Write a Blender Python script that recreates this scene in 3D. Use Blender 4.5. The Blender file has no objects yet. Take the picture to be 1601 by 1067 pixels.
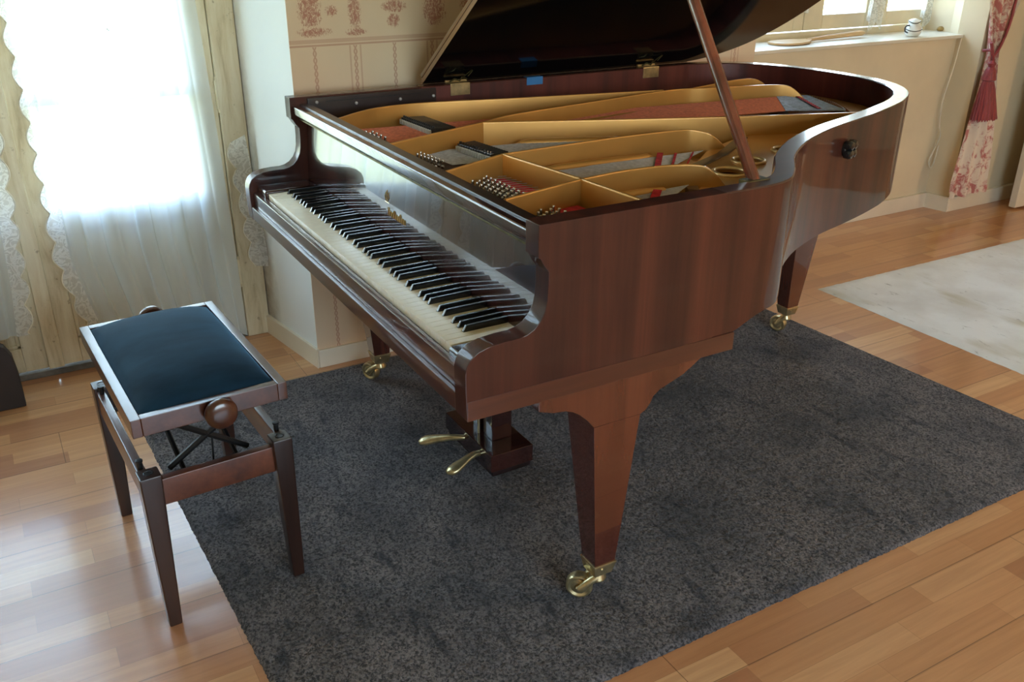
import bpy, bmesh, math, random
from mathutils import Vector, Matrix, noise
from mathutils.geometry import tessellate_polygon
random.seed(7)
S = bpy.context.scene
COL = S.collection
R = math.radians

# ------------------------------------------------------------------ camera
cam_d = bpy.data.cameras.new('camera'); cam = bpy.data.objects.new('camera', cam_d); COL.objects.link(cam)
cam_d.sensor_width = 36.0; cam_d.lens = 36.0 * 1415.5 / 1601.0; cam_d.clip_start = 0.05; cam_d.clip_end = 200
fw = Vector((-0.78493865, 0.4553288, -0.42017495)); rt = Vector((0.49956528, 0.86625888, 0.00548468)); up = Vector((-0.36647762, 0.20559968, 0.90742654))
cam.matrix_world = Matrix(((rt.x, up.x, -fw.x, 2.06244), (rt.y, up.y, -fw.y, -0.66603), (rt.z, up.z, -fw.z, 1.48571), (0, 0, 0, 1)))
S.camera = cam

# ------------------------------------------------------------------ view + world
S.view_settings.view_transform = 'Standard'; S.view_settings.look = 'None'
S.view_settings.gamma = 1.0; S.view_settings.use_curve_mapping = False
S.view_settings.exposure = 0.22
S.cycles.max_bounces = 12; S.cycles.diffuse_bounces = 5; S.cycles.glossy_bounces = 5
S.cycles.transparent_max_bounces = 24; S.cycles.transmission_bounces = 8
S.cycles.sample_clamp_indirect = 8.0; S.cycles.use_denoising = True
S.cycles.caustics_reflective = False; S.cycles.caustics_refractive = False

W = bpy.data.worlds.new('world'); S.world = W; W.use_nodes = True
nt = W.node_tree; nt.nodes.clear()
wo = nt.nodes.new('ShaderNodeOutputWorld'); bg = nt.nodes.new('ShaderNodeBackground')
tc = nt.nodes.new('ShaderNodeTexCoord'); sx = nt.nodes.new('ShaderNodeSeparateXYZ')
cr = nt.nodes.new('ShaderNodeValToRGB'); mp = nt.nodes.new('ShaderNodeMapRange')
nt.links.new(tc.outputs['Generated'], sx.inputs[0]); nt.links.new(sx.outputs['Z'], mp.inputs['Value'])
mp.inputs['From Min'].default_value = -0.5; mp.inputs['From Max'].default_value = 0.7
nt.links.new(mp.outputs[0], cr.inputs[0]); nt.links.new(cr.outputs[0], bg.inputs[0]); nt.links.new(bg.outputs[0], wo.inputs[0])
e = cr.color_ramp.elements
e[0].position = 0.0; e[0].color = (0.22, 0.27, 0.16, 1)
e[1].position = 1.0; e[1].color = (0.42, 0.66, 1.0, 1)
for p_, c_ in ((0.30, (0.34, 0.42, 0.26, 1)), (0.40, (0.60, 0.70, 0.48, 1)), (0.48, (0.76, 0.92, 1.0, 1)), (0.75, (0.56, 0.79, 1.0, 1))):
    q_ = e.new(p_); q_.color = c_
bg.inputs[1].default_value = 11.0
W.cycles.sampling_method = 'MANUAL'; W.cycles.sample_map_resolution = 256

def portal(loc, rot, sx_, sy_):
    l = bpy.data.lights.new('window_portal', 'AREA'); l.shape = 'RECTANGLE'; l.size = sx_; l.size_y = sy_
    l.cycles.is_portal = True
    o = bpy.data.objects.new('window_portal', l); COL.objects.link(o); o.location = loc; o.rotation_euler = rot
# area lights point to local -Z
portal((-1.36, -0.55, 1.35), (0, R(-90), 0), 1.7, 1.6)
portal((-1.50, 3.2, 1.6), (0, R(-90), 0), 1.2, 2.0)
portal((4.35, 0.2, 1.5), (0, R(90), 0), 1.5, 2.2)

# ------------------------------------------------------------------ helpers
def srgb(r, g, b):
    f = lambda c: (c / 255 / 12.92) if c / 255 <= 0.04045 else ((c / 255 + 0.055) / 1.055) ** 2.4
    return (f(r), f(g), f(b), 1)

class NG:
    """tiny node-graph helper"""
    def __init__(s, name):
        s.m = bpy.data.materials.new(name); s.m.use_nodes = True; s.t = s.m.node_tree; s.t.nodes.clear()
        s.out = s.n('ShaderNodeOutputMaterial'); s._c = None
    def n(s, typ, **kw):
        x = s.t.nodes.new(typ)
        for k, v in kw.items(): setattr(x, k, v)
        return x
    def l(s, a, b): s.t.links.new(a, b)
    def put(s, sock, v):
        if isinstance(v, bpy.types.NodeSocket): s.l(v, sock)
        else: sock.default_value = v
    def coord(s, kind='Object'):
        if s._c is None: s._c = s.n('ShaderNodeTexCoord')
        return s._c.outputs[kind]
    def mapv(s, vec, scale=(1, 1, 1), rot=(0, 0, 0), loc=(0, 0, 0)):
        x = s.n('ShaderNodeMapping'); s.l(vec, x.inputs[0])
        x.inputs['Scale'].default_value = scale; x.inputs['Rotation'].default_value = rot; x.inputs['Location'].default_value = loc
        return x.outputs[0]
    def noise(s, vec, scale=5, detail=4, rough=0.5, dist=0.0, col=False):
        x = s.n('ShaderNodeTexNoise'); s.l(vec, x.inputs['Vector'])
        x.inputs['Scale'].default_value = scale; x.inputs['Detail'].default_value = detail
        x.inputs['Roughness'].default_value = rough; x.inputs['Distortion'].default_value = dist
        return x.outputs['Color' if col else 'Fac']
    def ramp(s, v, stops, interp='LINEAR'):
        x = s.n('ShaderNodeValToRGB'); x.color_ramp.interpolation = interp; s.l(v, x.inputs[0]); e = x.color_ramp.elements
        while len(e) > 1: e.remove(e[-1])
        e[0].position = stops[0][0]; e[0].color = stops[0][1]
        for p, c in stops[1:]: q = e.new(p); q.color = c
        return x.outputs[0]
    def math(s, op, a, b=0.0, c=0.0, clamp=False):
        x = s.n('ShaderNodeMath', operation=op, use_clamp=clamp)
        s.put(x.inputs[0], a); s.put(x.inputs[1], b); s.put(x.inputs[2], c); return x.outputs[0]
    def mix(s, fac, a, b, mode='MIX'):
        x = s.n('ShaderNodeMix', data_type='RGBA', blend_type=mode)
        s.put(x.inputs[0], fac); s.put(x.inputs[6], a); s.put(x.inputs[7], b); return x.outputs[2]
    def xyz(s, vec):
        x = s.n('ShaderNodeSeparateXYZ'); s.l(vec, x.inputs[0]); return x.outputs
    def bump(s, h, strength=0.3, dist=0.01):
        x = s.n('ShaderNodeBump'); s.put(x.inputs['Height'], h); x.inputs['Strength'].default_value = strength
        x.inputs['Distance'].default_value = dist; return x.outputs[0]
    def bsdf(s, color=(0.8, 0.8, 0.8, 1), rough=0.5, metal=0.0, coat=0.0, coat_rough=0.03, normal=None, sheen=0.0, spec=0.5, ior=1.5):
        b = s.n('ShaderNodeBsdfPrincipled')
        s.put(b.inputs['Base Color'], color); s.put(b.inputs['Roughness'], rough); s.put(b.inputs['Metallic'], metal)
        b.inputs['Coat Weight'].default_value = coat; b.inputs['Coat Roughness'].default_value = coat_rough
        b.inputs['Specular IOR Level'].default_value = spec; b.inputs['IOR'].default_value = ior
        if sheen: b.inputs['Sheen Weight'].default_value = sheen
        if normal is not None: s.l(normal, b.inputs['Normal'])
        s.b = b; return b.outputs[0]
    def done(s, sh): s.l(sh, s.out.inputs[0]); return s.m

def plain(name, c, rough=0.5, metal=0.0, coat=0.0, var=0.08, vs=12, spec=0.5, bump=0.0, bs=60):
    g = NG(name); o = g.coord()
    n = g.noise(o, vs, 3)
    dark = tuple(x * (1 - var * 2) for x in c[:3]) + (1,); lite = tuple(min(1, x * (1 + var * 2)) for x in c[:3]) + (1,)
    col = g.ramp(n, [(0.3, dark), (0.7, lite)])
    nm = g.bump(g.noise(o, bs, 4), bump, 0.003) if bump else None
    return g.done(g.bsdf(col, rough, metal, coat, normal=nm, spec=spec))

def wood(name, dark, mid, lite, axis='Z', rough=0.3, coat=0.6, coat_rough=0.04, scale=1.0, band=0.5, spec=0.5):
    """figured veneer: grain runs along axis"""
    g = NG(name); o = g.coord()
    st = {'X': (0.5, 9, 9), 'Y': (9, 0.5, 9), 'Z': (9, 9, 0.5)}[axis]
    a = g.noise(g.mapv(o, tuple(k * scale for k in st)), 1.4, 5, 0.55, 0.25)
    st2 = {'X': (3, 130, 130), 'Y': (130, 3, 130), 'Z': (130, 130, 3)}[axis]
    f = g.noise(g.mapv(o, tuple(k * scale for k in st2)), 1.0, 3, 0.6)
    c1 = g.ramp(a, [(0.30, dark), (0.50, mid), (0.72, lite)])
    c2 = g.mix(g.math('MULTIPLY', f, band), c1, dark)
    return g.done(g.bsdf(c2, rough, 0, coat, coat_rough, spec=spec))

# ------------------------------------------------------------------ materials
M = {}
MD, MM, ML = srgb(40, 18, 16), srgb(78, 36, 27), srgb(112, 54, 36)
M['side'] = wood('mahogany_side_veneer', srgb(32, 15, 13), srgb(66, 31, 23), srgb(90, 44, 31), 'Z', 0.5, 0.7, 0.025, spec=0.15)
M['rimtop'] = wood('mahogany_rim_top', srgb(44, 22, 18), srgb(74, 36, 26), srgb(96, 50, 36), 'Y', 0.4, 1.0, 0.13, spec=0.5)
M['rail'] = wood('mahogany_rail', srgb(46, 24, 19), srgb(78, 42, 30), srgb(100, 58, 42), 'X', 0.30, 0.8, 0.05)
M['railY'] = wood('mahogany_rail_long', srgb(56, 26, 20), srgb(84, 42, 28), srgb(104, 56, 38), 'Y', 0.3, 0.6, 0.08)
M['gloss'] = wood('mahogany_polished_dark', srgb(26, 14, 14), srgb(52, 26, 23), srgb(74, 36, 30), 'Z', 0.18, 1.0, 0.015, band=0.3)
M['inner'] = wood('mahogany_inner_rim', srgb(58, 20, 18), srgb(96, 38, 30), srgb(116, 52, 40), 'Z', 0.45, 0.2, 0.2)
M['leg'] = wood('mahogany_leg', srgb(54, 24, 18), srgb(86, 40, 27), srgb(100, 50, 34), 'Z', 0.25, 1.0, 0.02, band=0.3)
M['prop'] = wood('prop_stick_wood', srgb(70, 30, 22), srgb(120, 58, 40), srgb(160, 84, 56), 'Z', 0.22, 1.0, 0.05, band=0.3)
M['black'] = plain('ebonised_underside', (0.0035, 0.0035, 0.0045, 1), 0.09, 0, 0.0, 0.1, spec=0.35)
M['lidtop'] = M['side']
M['edge'] = wood('lid_edge_wood', srgb(74, 46, 26), srgb(128, 88, 52), srgb(176, 132, 84), 'X', 0.3, 0.7, 0.05, band=0.4)
M['darkin'] = plain('dark_stained_wood', srgb(34, 20, 20), 0.35, 0, 0.4, 0.2)
M['bronzeboard'] = plain('bronze_painted_board', srgb(92, 70, 52), 0.4, 0.2, 0.2, 0.2)
M['gold'] = plain('gold_lacquered_iron', (0.60, 0.305, 0.075, 1), 0.36, 0.5, 0.25, 0.04, 6)
M['goldhi'] = plain('gold_rib_edge', (0.72, 0.47, 0.19, 1), 0.3, 0.5, 0.3, 0.04, 6)
M['sound'] = wood('spruce_soundboard', srgb(120, 60, 26), srgb(178, 102, 44), srgb(214, 138, 66), 'Y', 0.3, 0.7, 0.06)
M['pinblock'] = plain('pin_block', srgb(70, 44, 28), 0.6, 0, 0, 0.3, 30)
M['felt_red'] = plain('red_felt', srgb(190, 48, 52), 0.95, 0, 0, 0.15, 80, bump=0.4, bs=400)
M['felt_salmon'] = plain('salmon_felt', srgb(205, 104, 84), 0.95, 0, 0, 0.1, 80)
M['felt_white'] = plain('white_felt', srgb(205, 200, 190), 0.95, 0, 0, 0.1, 200)
M['damper'] = plain('damper_black', srgb(26, 26, 28), 0.5, 0, 0.3, 0.2, 200)
M['copper'] = plain('copper_wound_string', srgb(214, 128, 100), 0.45, 0.3, 0, 0.1, 100)
M['steel'] = plain('steel_string', srgb(190, 188, 190), 0.4, 0.4, 0, 0.1, 100)
M['nickel'] = plain('nickel_pin', srgb(215, 212, 205), 0.22, 0.95, 0, 0.05)
M['bluepaint'] = plain('blue_grey_strings', srgb(160, 180, 206), 0.45, 0.1, 0, 0.15, 60)
M['brass'] = plain('aged_brass', (0.66, 0.54, 0.30, 1), 0.30, 0.9, 0, 0.12, 40)
M['brassdull'] = plain('dull_brass', srgb(92, 84, 56), 0.45, 0.9, 0, 0.2, 40)
M['ivory'] = plain('ivory_keytop', srgb(252, 238, 212), 0.28, 0, 0.35, 0.02, 60)
M['keyside'] = plain('key_front_pale', srgb(206, 204, 200), 0.35, 0, 0.2, 0.03)
M['ebony'] = plain('ebony_key', (0.008, 0.008, 0.009, 1), 0.22, 0, 0.5, 0.1)
M['tape'] = plain('blue_tape', srgb(52, 118, 176), 0.6, 0, 0, 0.05)
M['benchwood'] = wood('bench_walnut', srgb(50, 24, 14), srgb(96, 48, 27), srgb(120, 64, 38), 'X', 0.35, 0.5, 0.15)
M['benchframe'] = wood('bench_frame_walnut', srgb(50, 26, 17), srgb(84, 44, 27), srgb(104, 58, 37), 'X', 0.3, 0.6, 0.12, spec=0.5)
M['benchleg'] = wood('bench_leg_walnut', srgb(26, 15, 12), srgb(48, 27, 20), srgb(66, 38, 27), 'Z', 0.3, 0.4, 0.15)
M['blackmetal'] = plain('black_metal', (0.012, 0.012, 0.013, 1), 0.4, 0.3, 0, 0.1)

g = NG('blue_velvet'); o = g.coord()
n1 = g.noise(g.mapv(o, (5, 2, 4)), 2.5, 4, 0.6); n2 = g.noise(o, 900, 2)
c = g.ramp(n1, [(0.3, srgb(12, 30, 44)), (0.7, srgb(24, 52, 70))])
M['velvet'] = g.done(g.bsdf(c, 0.85, sheen=0.6, normal=g.bump(n2, 0.25, 0.001), spec=0.15))
g.b.inputs['Sheen Tint'].default_value = srgb(96, 140, 170); g.b.inputs['Sheen Roughness'].default_value = 0.35

g = NG('dark_rug_wool'); o = g.coord()
big = g.noise(g.mapv(o, (1, 1, 0)), 4.5, 5, 0.6, 0.3); fine = g.noise(o, 150, 3, 0.7); mid = g.noise(o, 70, 3, 0.6); str_ = g.noise(g.mapv(o, (2.5, 9, 0)), 2.0, 5, 0.65, 0.4)
c = g.ramp(big, [(0.33, srgb(82, 79, 82)), (0.5, srgb(112, 105, 105)), (0.68, srgb(130, 120, 117))])
c = g.mix(g.ramp(str_, [(0.56, (0, 0, 0, 1)), (0.66, (0.85, 0.85, 0.85, 1))]), c, srgb(54, 55, 62))
c = g.mix(g.ramp(fine, [(0.40, (0.9, 0.9, 0.9, 1)), (0.58, (0, 0, 0, 1))]), c, srgb(34, 33, 35))
c = g.mix(g.ramp(mid, [(0.55, (0, 0, 0, 1)), (0.75, (0.2, 0.2, 0.2, 1))]), c, srgb(150, 142, 140))
M['rug'] = g.done(g.bsdf(c, 1.0, spec=0.1, sheen=0.15, normal=g.bump(g.math('ADD', fine, mid), 0.9, 0.006)))

g = NG('pale_rug'); o = g.coord()
b1 = g.noise(g.mapv(o, (1, 1, 0)), 3, 5, 0.6); st = g.noise(g.mapv(o, (5, 16, 0), rot=(0, 0, R(25))), 1.6, 6, 0.7, 0.8)
c = g.ramp(b1, [(0.35, srgb(214, 212, 204)), (0.6, srgb(230, 231, 226))])
c = g.mix(g.ramp(st, [(0.61, (0, 0, 0, 1)), (0.70, (0.8, 0.8, 0.8, 1))]), c, srgb(150, 147, 136))
c = g.mix(g.ramp(g.noise(g.mapv(o, (1, 2.5, 0)), 2.2, 3), [(0.60, (0, 0, 0, 1)), (0.72, (0.6, 0.6, 0.6, 1))]), c, srgb(186, 178, 148))
M['rug2'] = g.done(g.bsdf(c, 0.9, spec=0.15, normal=g.bump(g.noise(o, 160, 3), 0.4, 0.003)))

# parquet: strips 7 cm wide along Y with random lengths, three strips per board
g = NG('beech_parquet'); o = g.coord()
br = g.n('ShaderNodeTexBrick'); g.l(g.mapv(o, (1, 1, 1), rot=(0, 0, R(90))), br.inputs['Vector'])
br.inputs['Scale'].default_value = 1.0; br.inputs['Mortar Size'].default_value = 0.0006; br.inputs['Brick Width'].default_value = 0.40
br.inputs['Row Height'].default_value = 0.068; br.offset = 0.37; br.offset_frequency = 2; br.squash = 1.35; br.squash_frequency = 3
br.inputs['Color1'].default_value = (0, 0, 0, 1); br.inputs['Color2'].default_value = (1, 1, 1, 1); br.inputs['Mortar'].default_value = (0.5, 0.5, 0.5, 1)
br.inputs['Bias'].default_value = 0.0
tone = g.ramp(br.outputs['Color'], [(0.0, srgb(176, 120, 84)), (0.25, srgb(196, 140, 96)), (0.5, srgb(202, 146, 100)), (0.8, srgb(208, 154, 108)), (1.0, srgb(220, 172, 124))])
gr = g.noise(g.mapv(o, (60, 3.0, 1)), 1.0, 5, 0.6, 0.6)
c = g.mix(g.ramp(gr, [(0.35, (0.28, 0.28, 0.28, 1)), (0.65, (0, 0, 0, 1))]), tone, srgb(146, 90, 54))
c = g.mix(g.math('MULTIPLY', br.outputs['Fac'], 0.35), c, srgb(90, 52, 30))
xs = g.xyz(o)
fx = g.math('FRACT', g.math('DIVIDE', g.math('ADD', xs[0], 10.0), 0.204))
seam = g.math('LESS_THAN', fx, 0.012)
rowid = g.math('FLOOR', g.math('DIVIDE', g.math('ADD', xs[0], 10.0), 0.204))
fy = g.math('FRACT', g.math('ADD', g.math('DIVIDE', xs[1], 1.9), g.math('MULTIPLY', rowid, 0.43)))
seam2 = g.math('LESS_THAN', fy, 0.0012)
c = g.mix(g.math('MULTIPLY', g.math('MAXIMUM', seam, seam2), 0.6), c, srgb(70, 40, 24))
M['floor'] = g.done(g.bsdf(c, 0.30, coat=0.7, coat_rough=0.14, normal=g.bump(gr, 0.04, 0.002)))

M['wall'] = plain('cream_wall_paint', srgb(216, 200, 170), 0.75, 0, 0, 0.03, 4, bump=0.05)
M['wallwhite'] = plain('white_wall_paint', srgb(230, 232, 230), 0.7, 0, 0, 0.03, 4, bump=0.05)
M['ceil'] = plain('ceiling_paint', srgb(232, 230, 222), 0.9, 0, 0, 0.02, 3)
M['base'] = plain('baseboard_paint', srgb(224, 214, 194), 0.45, 0, 0.1, 0.03, 4)
M['sill'] = plain('sill_paint', srgb(222, 214, 196), 0.35, 0, 0.3, 0.04, 6)

# reveal by the glazed door: white paint turning blotchy grey-brown towards the door and the floor
g = NG('mottled_reveal'); o = g.coord(); x = g.xyz(o)
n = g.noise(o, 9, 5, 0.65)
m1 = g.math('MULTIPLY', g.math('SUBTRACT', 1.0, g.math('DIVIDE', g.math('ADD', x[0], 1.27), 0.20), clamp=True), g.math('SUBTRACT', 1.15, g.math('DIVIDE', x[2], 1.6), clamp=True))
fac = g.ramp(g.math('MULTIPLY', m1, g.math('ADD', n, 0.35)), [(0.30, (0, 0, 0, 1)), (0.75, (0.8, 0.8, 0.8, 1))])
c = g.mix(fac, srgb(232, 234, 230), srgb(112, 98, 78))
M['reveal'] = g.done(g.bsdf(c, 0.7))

# toile wallpaper
g = NG('toile_wallpaper'); o = g.coord(); x = g.xyz(o); Y, Z = x[1], x[2]
base = g.ramp(g.noise(o, 3, 3), [(0.3, srgb(218, 190, 160)), (0.7, srgb(226, 202, 172))])
per = 0.276
def band(c0, w):       # vertical lines at y = c0 + k*per
    f = g.math('FRACT', g.math('ADD', g.math('DIVIDE', g.math('SUBTRACT', Y, c0), per), 20.5))
    return g.math('LESS_THAN', g.math('ABSOLUTE', g.math('SUBTRACT', f, 0.5)), w / per / 2)
def chain(c0):
    f = g.math('MULTIPLY', g.math('SUBTRACT', g.math('FRACT', g.math('ADD', g.math('DIVIDE', g.math('SUBTRACT', Y, c0), per), 20.5)), 0.5), per)
    s_ = g.math('MULTIPLY', g.math('SINE', g.math('MULTIPLY', Z, 150.0)), 0.0042)
    a = g.math('LESS_THAN', g.math('ABSOLUTE', g.math('SUBTRACT', f, s_)), 0.0026)
    b = g.math('LESS_THAN', g.math('ABSOLUTE', g.math('ADD', f, s_)), 0.0026)
    return g.math('MAXIMUM', a, b)
v = g.math('MAXIMUM', g.math('MAXIMUM', chain(0.294), chain(0.432)), g.math('MULTIPLY', g.math('MAXIMUM', band(0.414, 0.006), band(0.450, 0.006)), 0.7))
low = g.math('LESS_THAN', Z, 1.120)
lines = g.math('MULTIPLY', v, low)
def hline(z0, w): return g.math('LESS_THAN', g.math('ABSOLUTE', g.math('SUBTRACT', Z, z0)), w)
hl = g.math('MAXIMUM', g.math('MULTIPLY', hline(1.137, 0.006), 0.7), hline(1.124, 0.003))
fig = None
for (y0, z0, ry, rz) in ((0.288, 1.235, 0.050, 0.085), (0.300, 1.165, 0.072, 0.020), (0.436, 1.225, 0.030, 0.072), (0.440, 1.160, 0.048, 0.016), (0.358, 1.228, 0.028, 0.022), (0.575, 1.235, 0.058, 0.026), (0.570, 1.190, 0.030, 0.030), (0.72, 1.22, 0.055, 0.07), (0.86, 1.23, 0.06, 0.05), (0.60, 1.34, 0.07, 0.06)):
    d = g.math('ADD', g.math('POWER', g.math('DIVIDE', g.math('SUBTRACT', Y, y0), ry), 2.0), g.math('POWER', g.math('DIVIDE', g.math('SUBTRACT', Z, z0), rz), 2.0))
    k = g.math('SUBTRACT', 1.15, d, clamp=True)
    fig = k if fig is None else g.math('MAXIMUM', fig, k)
hatch = g.noise(g.mapv(o, (1, 1.3, 0.8)), 85, 5, 0.7, 1.5)
figm = g.ramp(g.math('MULTIPLY', g.math('POWER', fig, 0.4), hatch), [(0.40, (0, 0, 0, 1)), (0.52, (0.9, 0.9, 0.9, 1))])
tot = g.math('MAXIMUM', g.math('MULTIPLY', g.math('MAXIMUM', lines, hl), 0.55), figm)
c = g.mix(g.math('MULTIPLY', tot, 0.8), base, srgb(164, 84, 72))
M['paper'] = g.done(g.bsdf(c, 0.8, spec=0.2))

# aged cream door paint
g = NG('aged_cream_paint'); o = g.coord()
n = g.noise(g.mapv(o, (4, 10, 1.5)), 2.2, 6, 0.65, 0.5); s2 = g.noise(o, 42, 4, 0.6)
c = g.ramp(n, [(0.26, srgb(158, 136, 102)), (0.46, srgb(200, 182, 148)), (0.7, srgb(218, 206, 178))])
c = g.mix(g.ramp(s2, [(0.66, (0, 0, 0, 1)), (0.74, (0.6, 0.6, 0.6, 1))]), c, srgb(96, 74, 50))
M['doorpaint'] = g.done(g.bsdf(c, 0.5, normal=g.bump(n, 0.15, 0.004)))
M['doordark'] = plain('door_gap_dark', srgb(70, 58, 46), 0.8, 0, 0, 0.2)
M['threshold'] = plain('threshold_stone', srgb(96, 88, 78), 0.8, 0, 0, 0.25, 20)
M['sash'] = plain('window_sash_paint', srgb(214, 200, 170), 0.4, 0, 0.2, 0.05, 6)

g = NG('window_glass'); fr = g.n('ShaderNodeFresnel'); fr.inputs[0].default_value = 1.5
tr = g.n('ShaderNodeBsdfTransparent'); gl = g.n('ShaderNodeBsdfGlossy'); gl.inputs['Roughness'].default_value = 0.02
mx = g.n('ShaderNodeMixShader'); ge = g.n('ShaderNodeNewGeometry'); g.l(g.math('MULTIPLY', fr.outputs[0], g.math('SUBTRACT', 1.0, ge.outputs['Backfacing'])), mx.inputs[0]); g.l(tr.outputs[0], mx.inputs[1]); g.l(gl.outputs[0], mx.inputs[2])
M['glass'] = g.done(mx.outputs[0])

def sheer(name, alpha, col, lace=False):
    g = NG(name); tr = g.n('ShaderNodeBsdfTransparent'); tl = g.n('ShaderNodeBsdfTranslucent'); df = g.n('ShaderNodeBsdfDiffuse')
    tl.inputs[0].default_value = col; df.inputs[0].default_value = col
    a = g.n('ShaderNodeMixShader'); a.inputs[0].default_value = 0.5; g.l(df.outputs[0], a.inputs[1]); g.l(tl.outputs[0], a.inputs[2])
    b = g.n('ShaderNodeMixShader'); g.l(tr.outputs[0], b.inputs[1]); g.l(a.outputs[0], b.inputs[2])
    if lace:
        o = g.coord(); n = g.noise(o, 34, 2, 0.5, 1.6)
        f = g.ramp(n, [(0.40, (alpha * 0.95,) * 3 + (1,)), (0.47, (.88, .88, .88, 1)), (0.53, (.88, .88, .88, 1)), (0.60, (alpha,) * 3 + (1,))]); g.l(f, b.inputs[0])
    else:
        lw = g.n('ShaderNodeLayerWeight'); lw.inputs[0].default_value = 0.25
        g.l(g.math('ADD', g.math('MULTIPLY', lw.outputs['Facing'], 0.6), alpha, clamp=True), b.inputs[0])
    return g.done(b.outputs[0])
M['sheer'] = sheer('sheer_voile', 0.54, (0.84, 0.93, 1.0, 1))
M['lace'] = sheer('lace_border', 0.62, (0.86, 0.88, 0.88, 1), True)
M['cord'] = plain('piping_thread', srgb(226, 218, 200), 0.8)

g = NG('toile_curtain_fabric'); o = g.coord()
n = g.noise(g.mapv(o, (1, 1, 0.8)), 22, 5, 0.7, 1.0); m2 = g.noise(o, 5.5, 2)
f = g.ramp(g.math('MULTIPLY', n, g.math('ADD', m2, 0.5)), [(0.47, (0, 0, 0, 1)), (0.60, (0.85, 0.85, 0.85, 1))])
c = g.mix(f, srgb(222, 206, 188), srgb(176, 84, 84))
M['toile'] = g.done(g.bsdf(c, 0.85, spec=0.2))
g = NG('tassel_silk'); o = g.coord()
n = g.noise(g.mapv(o, (200, 200, 6)), 1, 3)
M['tassel'] = g.done(g.bsdf(g.ramp(n, [(0.3, srgb(112, 32, 40)), (0.7, srgb(158, 58, 62))]), 0.5, sheen=0.2, normal=g.bump(n, 0.5, 0.003)))
M['paddle'] = wood('pale_beech_spoon', srgb(168, 128, 84), srgb(206, 172, 124), srgb(222, 196, 156), 'Y', 0.5, 0.1)
M['china'] = plain('white_glazed_china', srgb(226, 226, 220), 0.15, 0, 0.6, 0.02)
M['chinablack'] = plain('black_glaze_line', srgb(34, 34, 38), 0.2, 0, 0.5, 0.05)
M['pebble'] = plain('ochre_stone', srgb(150, 122, 70), 0.7, 0, 0, 0.25, 60)
M['panel'] = plain('dark_panel', srgb(40, 27, 22), 0.7, 0, 0.1, 0.1)
M['wirec'] = plain('blue_grey_wire', srgb(120, 150, 170), 0.4)

# ------------------------------------------------------------------ mesh helpers
def link(name, me, mat=None, parent=None, loc=None):
    o = bpy.data.objects.new(name, me); COL.objects.link(o)
    if mat is not None and me is not None and not me.materials: me.materials.append(mat)
    if parent is not None: o.parent = parent
    if loc is not None: o.location = loc
    return o
def finish(bm, name, mat, parent=None, smooth=True, ang=35, loc=None, wn=True):
    bmesh.ops.recalc_face_normals(bm, faces=bm.faces[:])
    me = bpy.data.meshes.new(name); bm.to_mesh(me); bm.free()
    if smooth:
        for p in me.polygons: p.use_smooth = True
        me.set_sharp_from_angle(angle=R(ang))
    o = link(name, me, mat, parent, loc)
    if smooth and wn and len(me.vertices) < 4000: o.modifiers.new('weighted', 'WEIGHTED_NORMAL').keep_sharp = True
    return o
def tag(o, label=None, cat=None, group=None, kind=None):
    if label: o['label'] = label
    if cat: o['category'] = cat
    if group: o['group'] = group
    if kind: o['kind'] = kind
    return o
def empty(name, loc=(0, 0, 0), rz=0.0):
    o = bpy.data.objects.new(name, None); COL.objects.link(o); o.location = loc; o.rotation_euler = (0, 0, rz); o.empty_display_size = 0.1
    return o
def bbox(bm, x0, x1, y0, y1, z0, z1, bev=0.0, seg=2):
    r = bmesh.ops.create_cube(bm, size=1.0)
    for v in r['verts']:
        v.co = Vector(((x0 + x1) / 2 + v.co.x * (x1 - x0), (y0 + y1) / 2 + v.co.y * (y1 - y0), (z0 + z1) / 2 + v.co.z * (z1 - z0)))
    if bev:
        ed = list({e for v in r['verts'] for e in v.link_edges})
        bmesh.ops.bevel(bm, geom=ed, offset=bev, segments=seg, affect='EDGES', profile=0.5)
    return r['verts']
def box(name, x0, x1, y0, y1, z0, z1, mat, parent=None, bev=0.002, seg=2):
    bm = bmesh.new(); bbox(bm, x0, x1, y0, y1, z0, z1, bev, seg); return finish(bm, name, mat, parent)
def prism(name, poly, axis, a0, a1, mat, parent=None, bev=0.0, holes=(), bm=None, ang=35):
    """poly: 2D points; axis X -> (y,z) poly; axis Y -> (x,z); axis Z -> (x,y)"""
    own = bm is None
    if own: bm = bmesh.new()
    def P(p, a):
        return {'X': (a, p[0], p[1]), 'Y': (p[0], a, p[1]), 'Z': (p[0], p[1], a)}[axis]
    loops = [list(poly)] + [list(h) for h in holes]
    tris = tessellate_polygon([[Vector((p[0], p[1], 0)) for p in l] for l in loops])
    flat = [p for l in loops for p in l]
    v0 = [bm.verts.new(P(p, a0)) for p in flat]; v1 = [bm.verts.new(P(p, a1)) for p in flat]
    if holes:
        for t in tris:
            try: bm.faces.new([v0[i] for i in t]); bm.faces.new([v1[i] for i in reversed(t)])
            except ValueError: pass
    else:
        bm.faces.new(v0); bm.faces.new(list(reversed(v1)))
    k = 0; capedges = []
    for l in loops:
        n = len(l)
        for i in range(n):
            a, b = k + i, k + (i + 1) % n
            bm.faces.new([v0[a], v0[b], v1[b], v1[a]])
        k += n
    if bev and not holes:
        bmesh.ops.recalc_face_normals(bm, faces=bm.faces[:])
        es = [e for e in bm.edges if len(e.link_faces) == 2 and e.calc_face_angle(0) > R(50)]
        bmesh.ops.bevel(bm, geom=es, offset=bev, segments=2, affect='EDGES', profile=0.5, clamp_overlap=True)
    if own: return finish(bm, name, mat, parent, ang=ang)
def frame_mat(d):
    d = Vector(d).normalized(); h = Vector((0, 0, 1)) if abs(d.z) < 0.9 else Vector((1, 0, 0))
    a = d.cross(h).normalized(); b = a.cross(d).normalized(); return a, b
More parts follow.
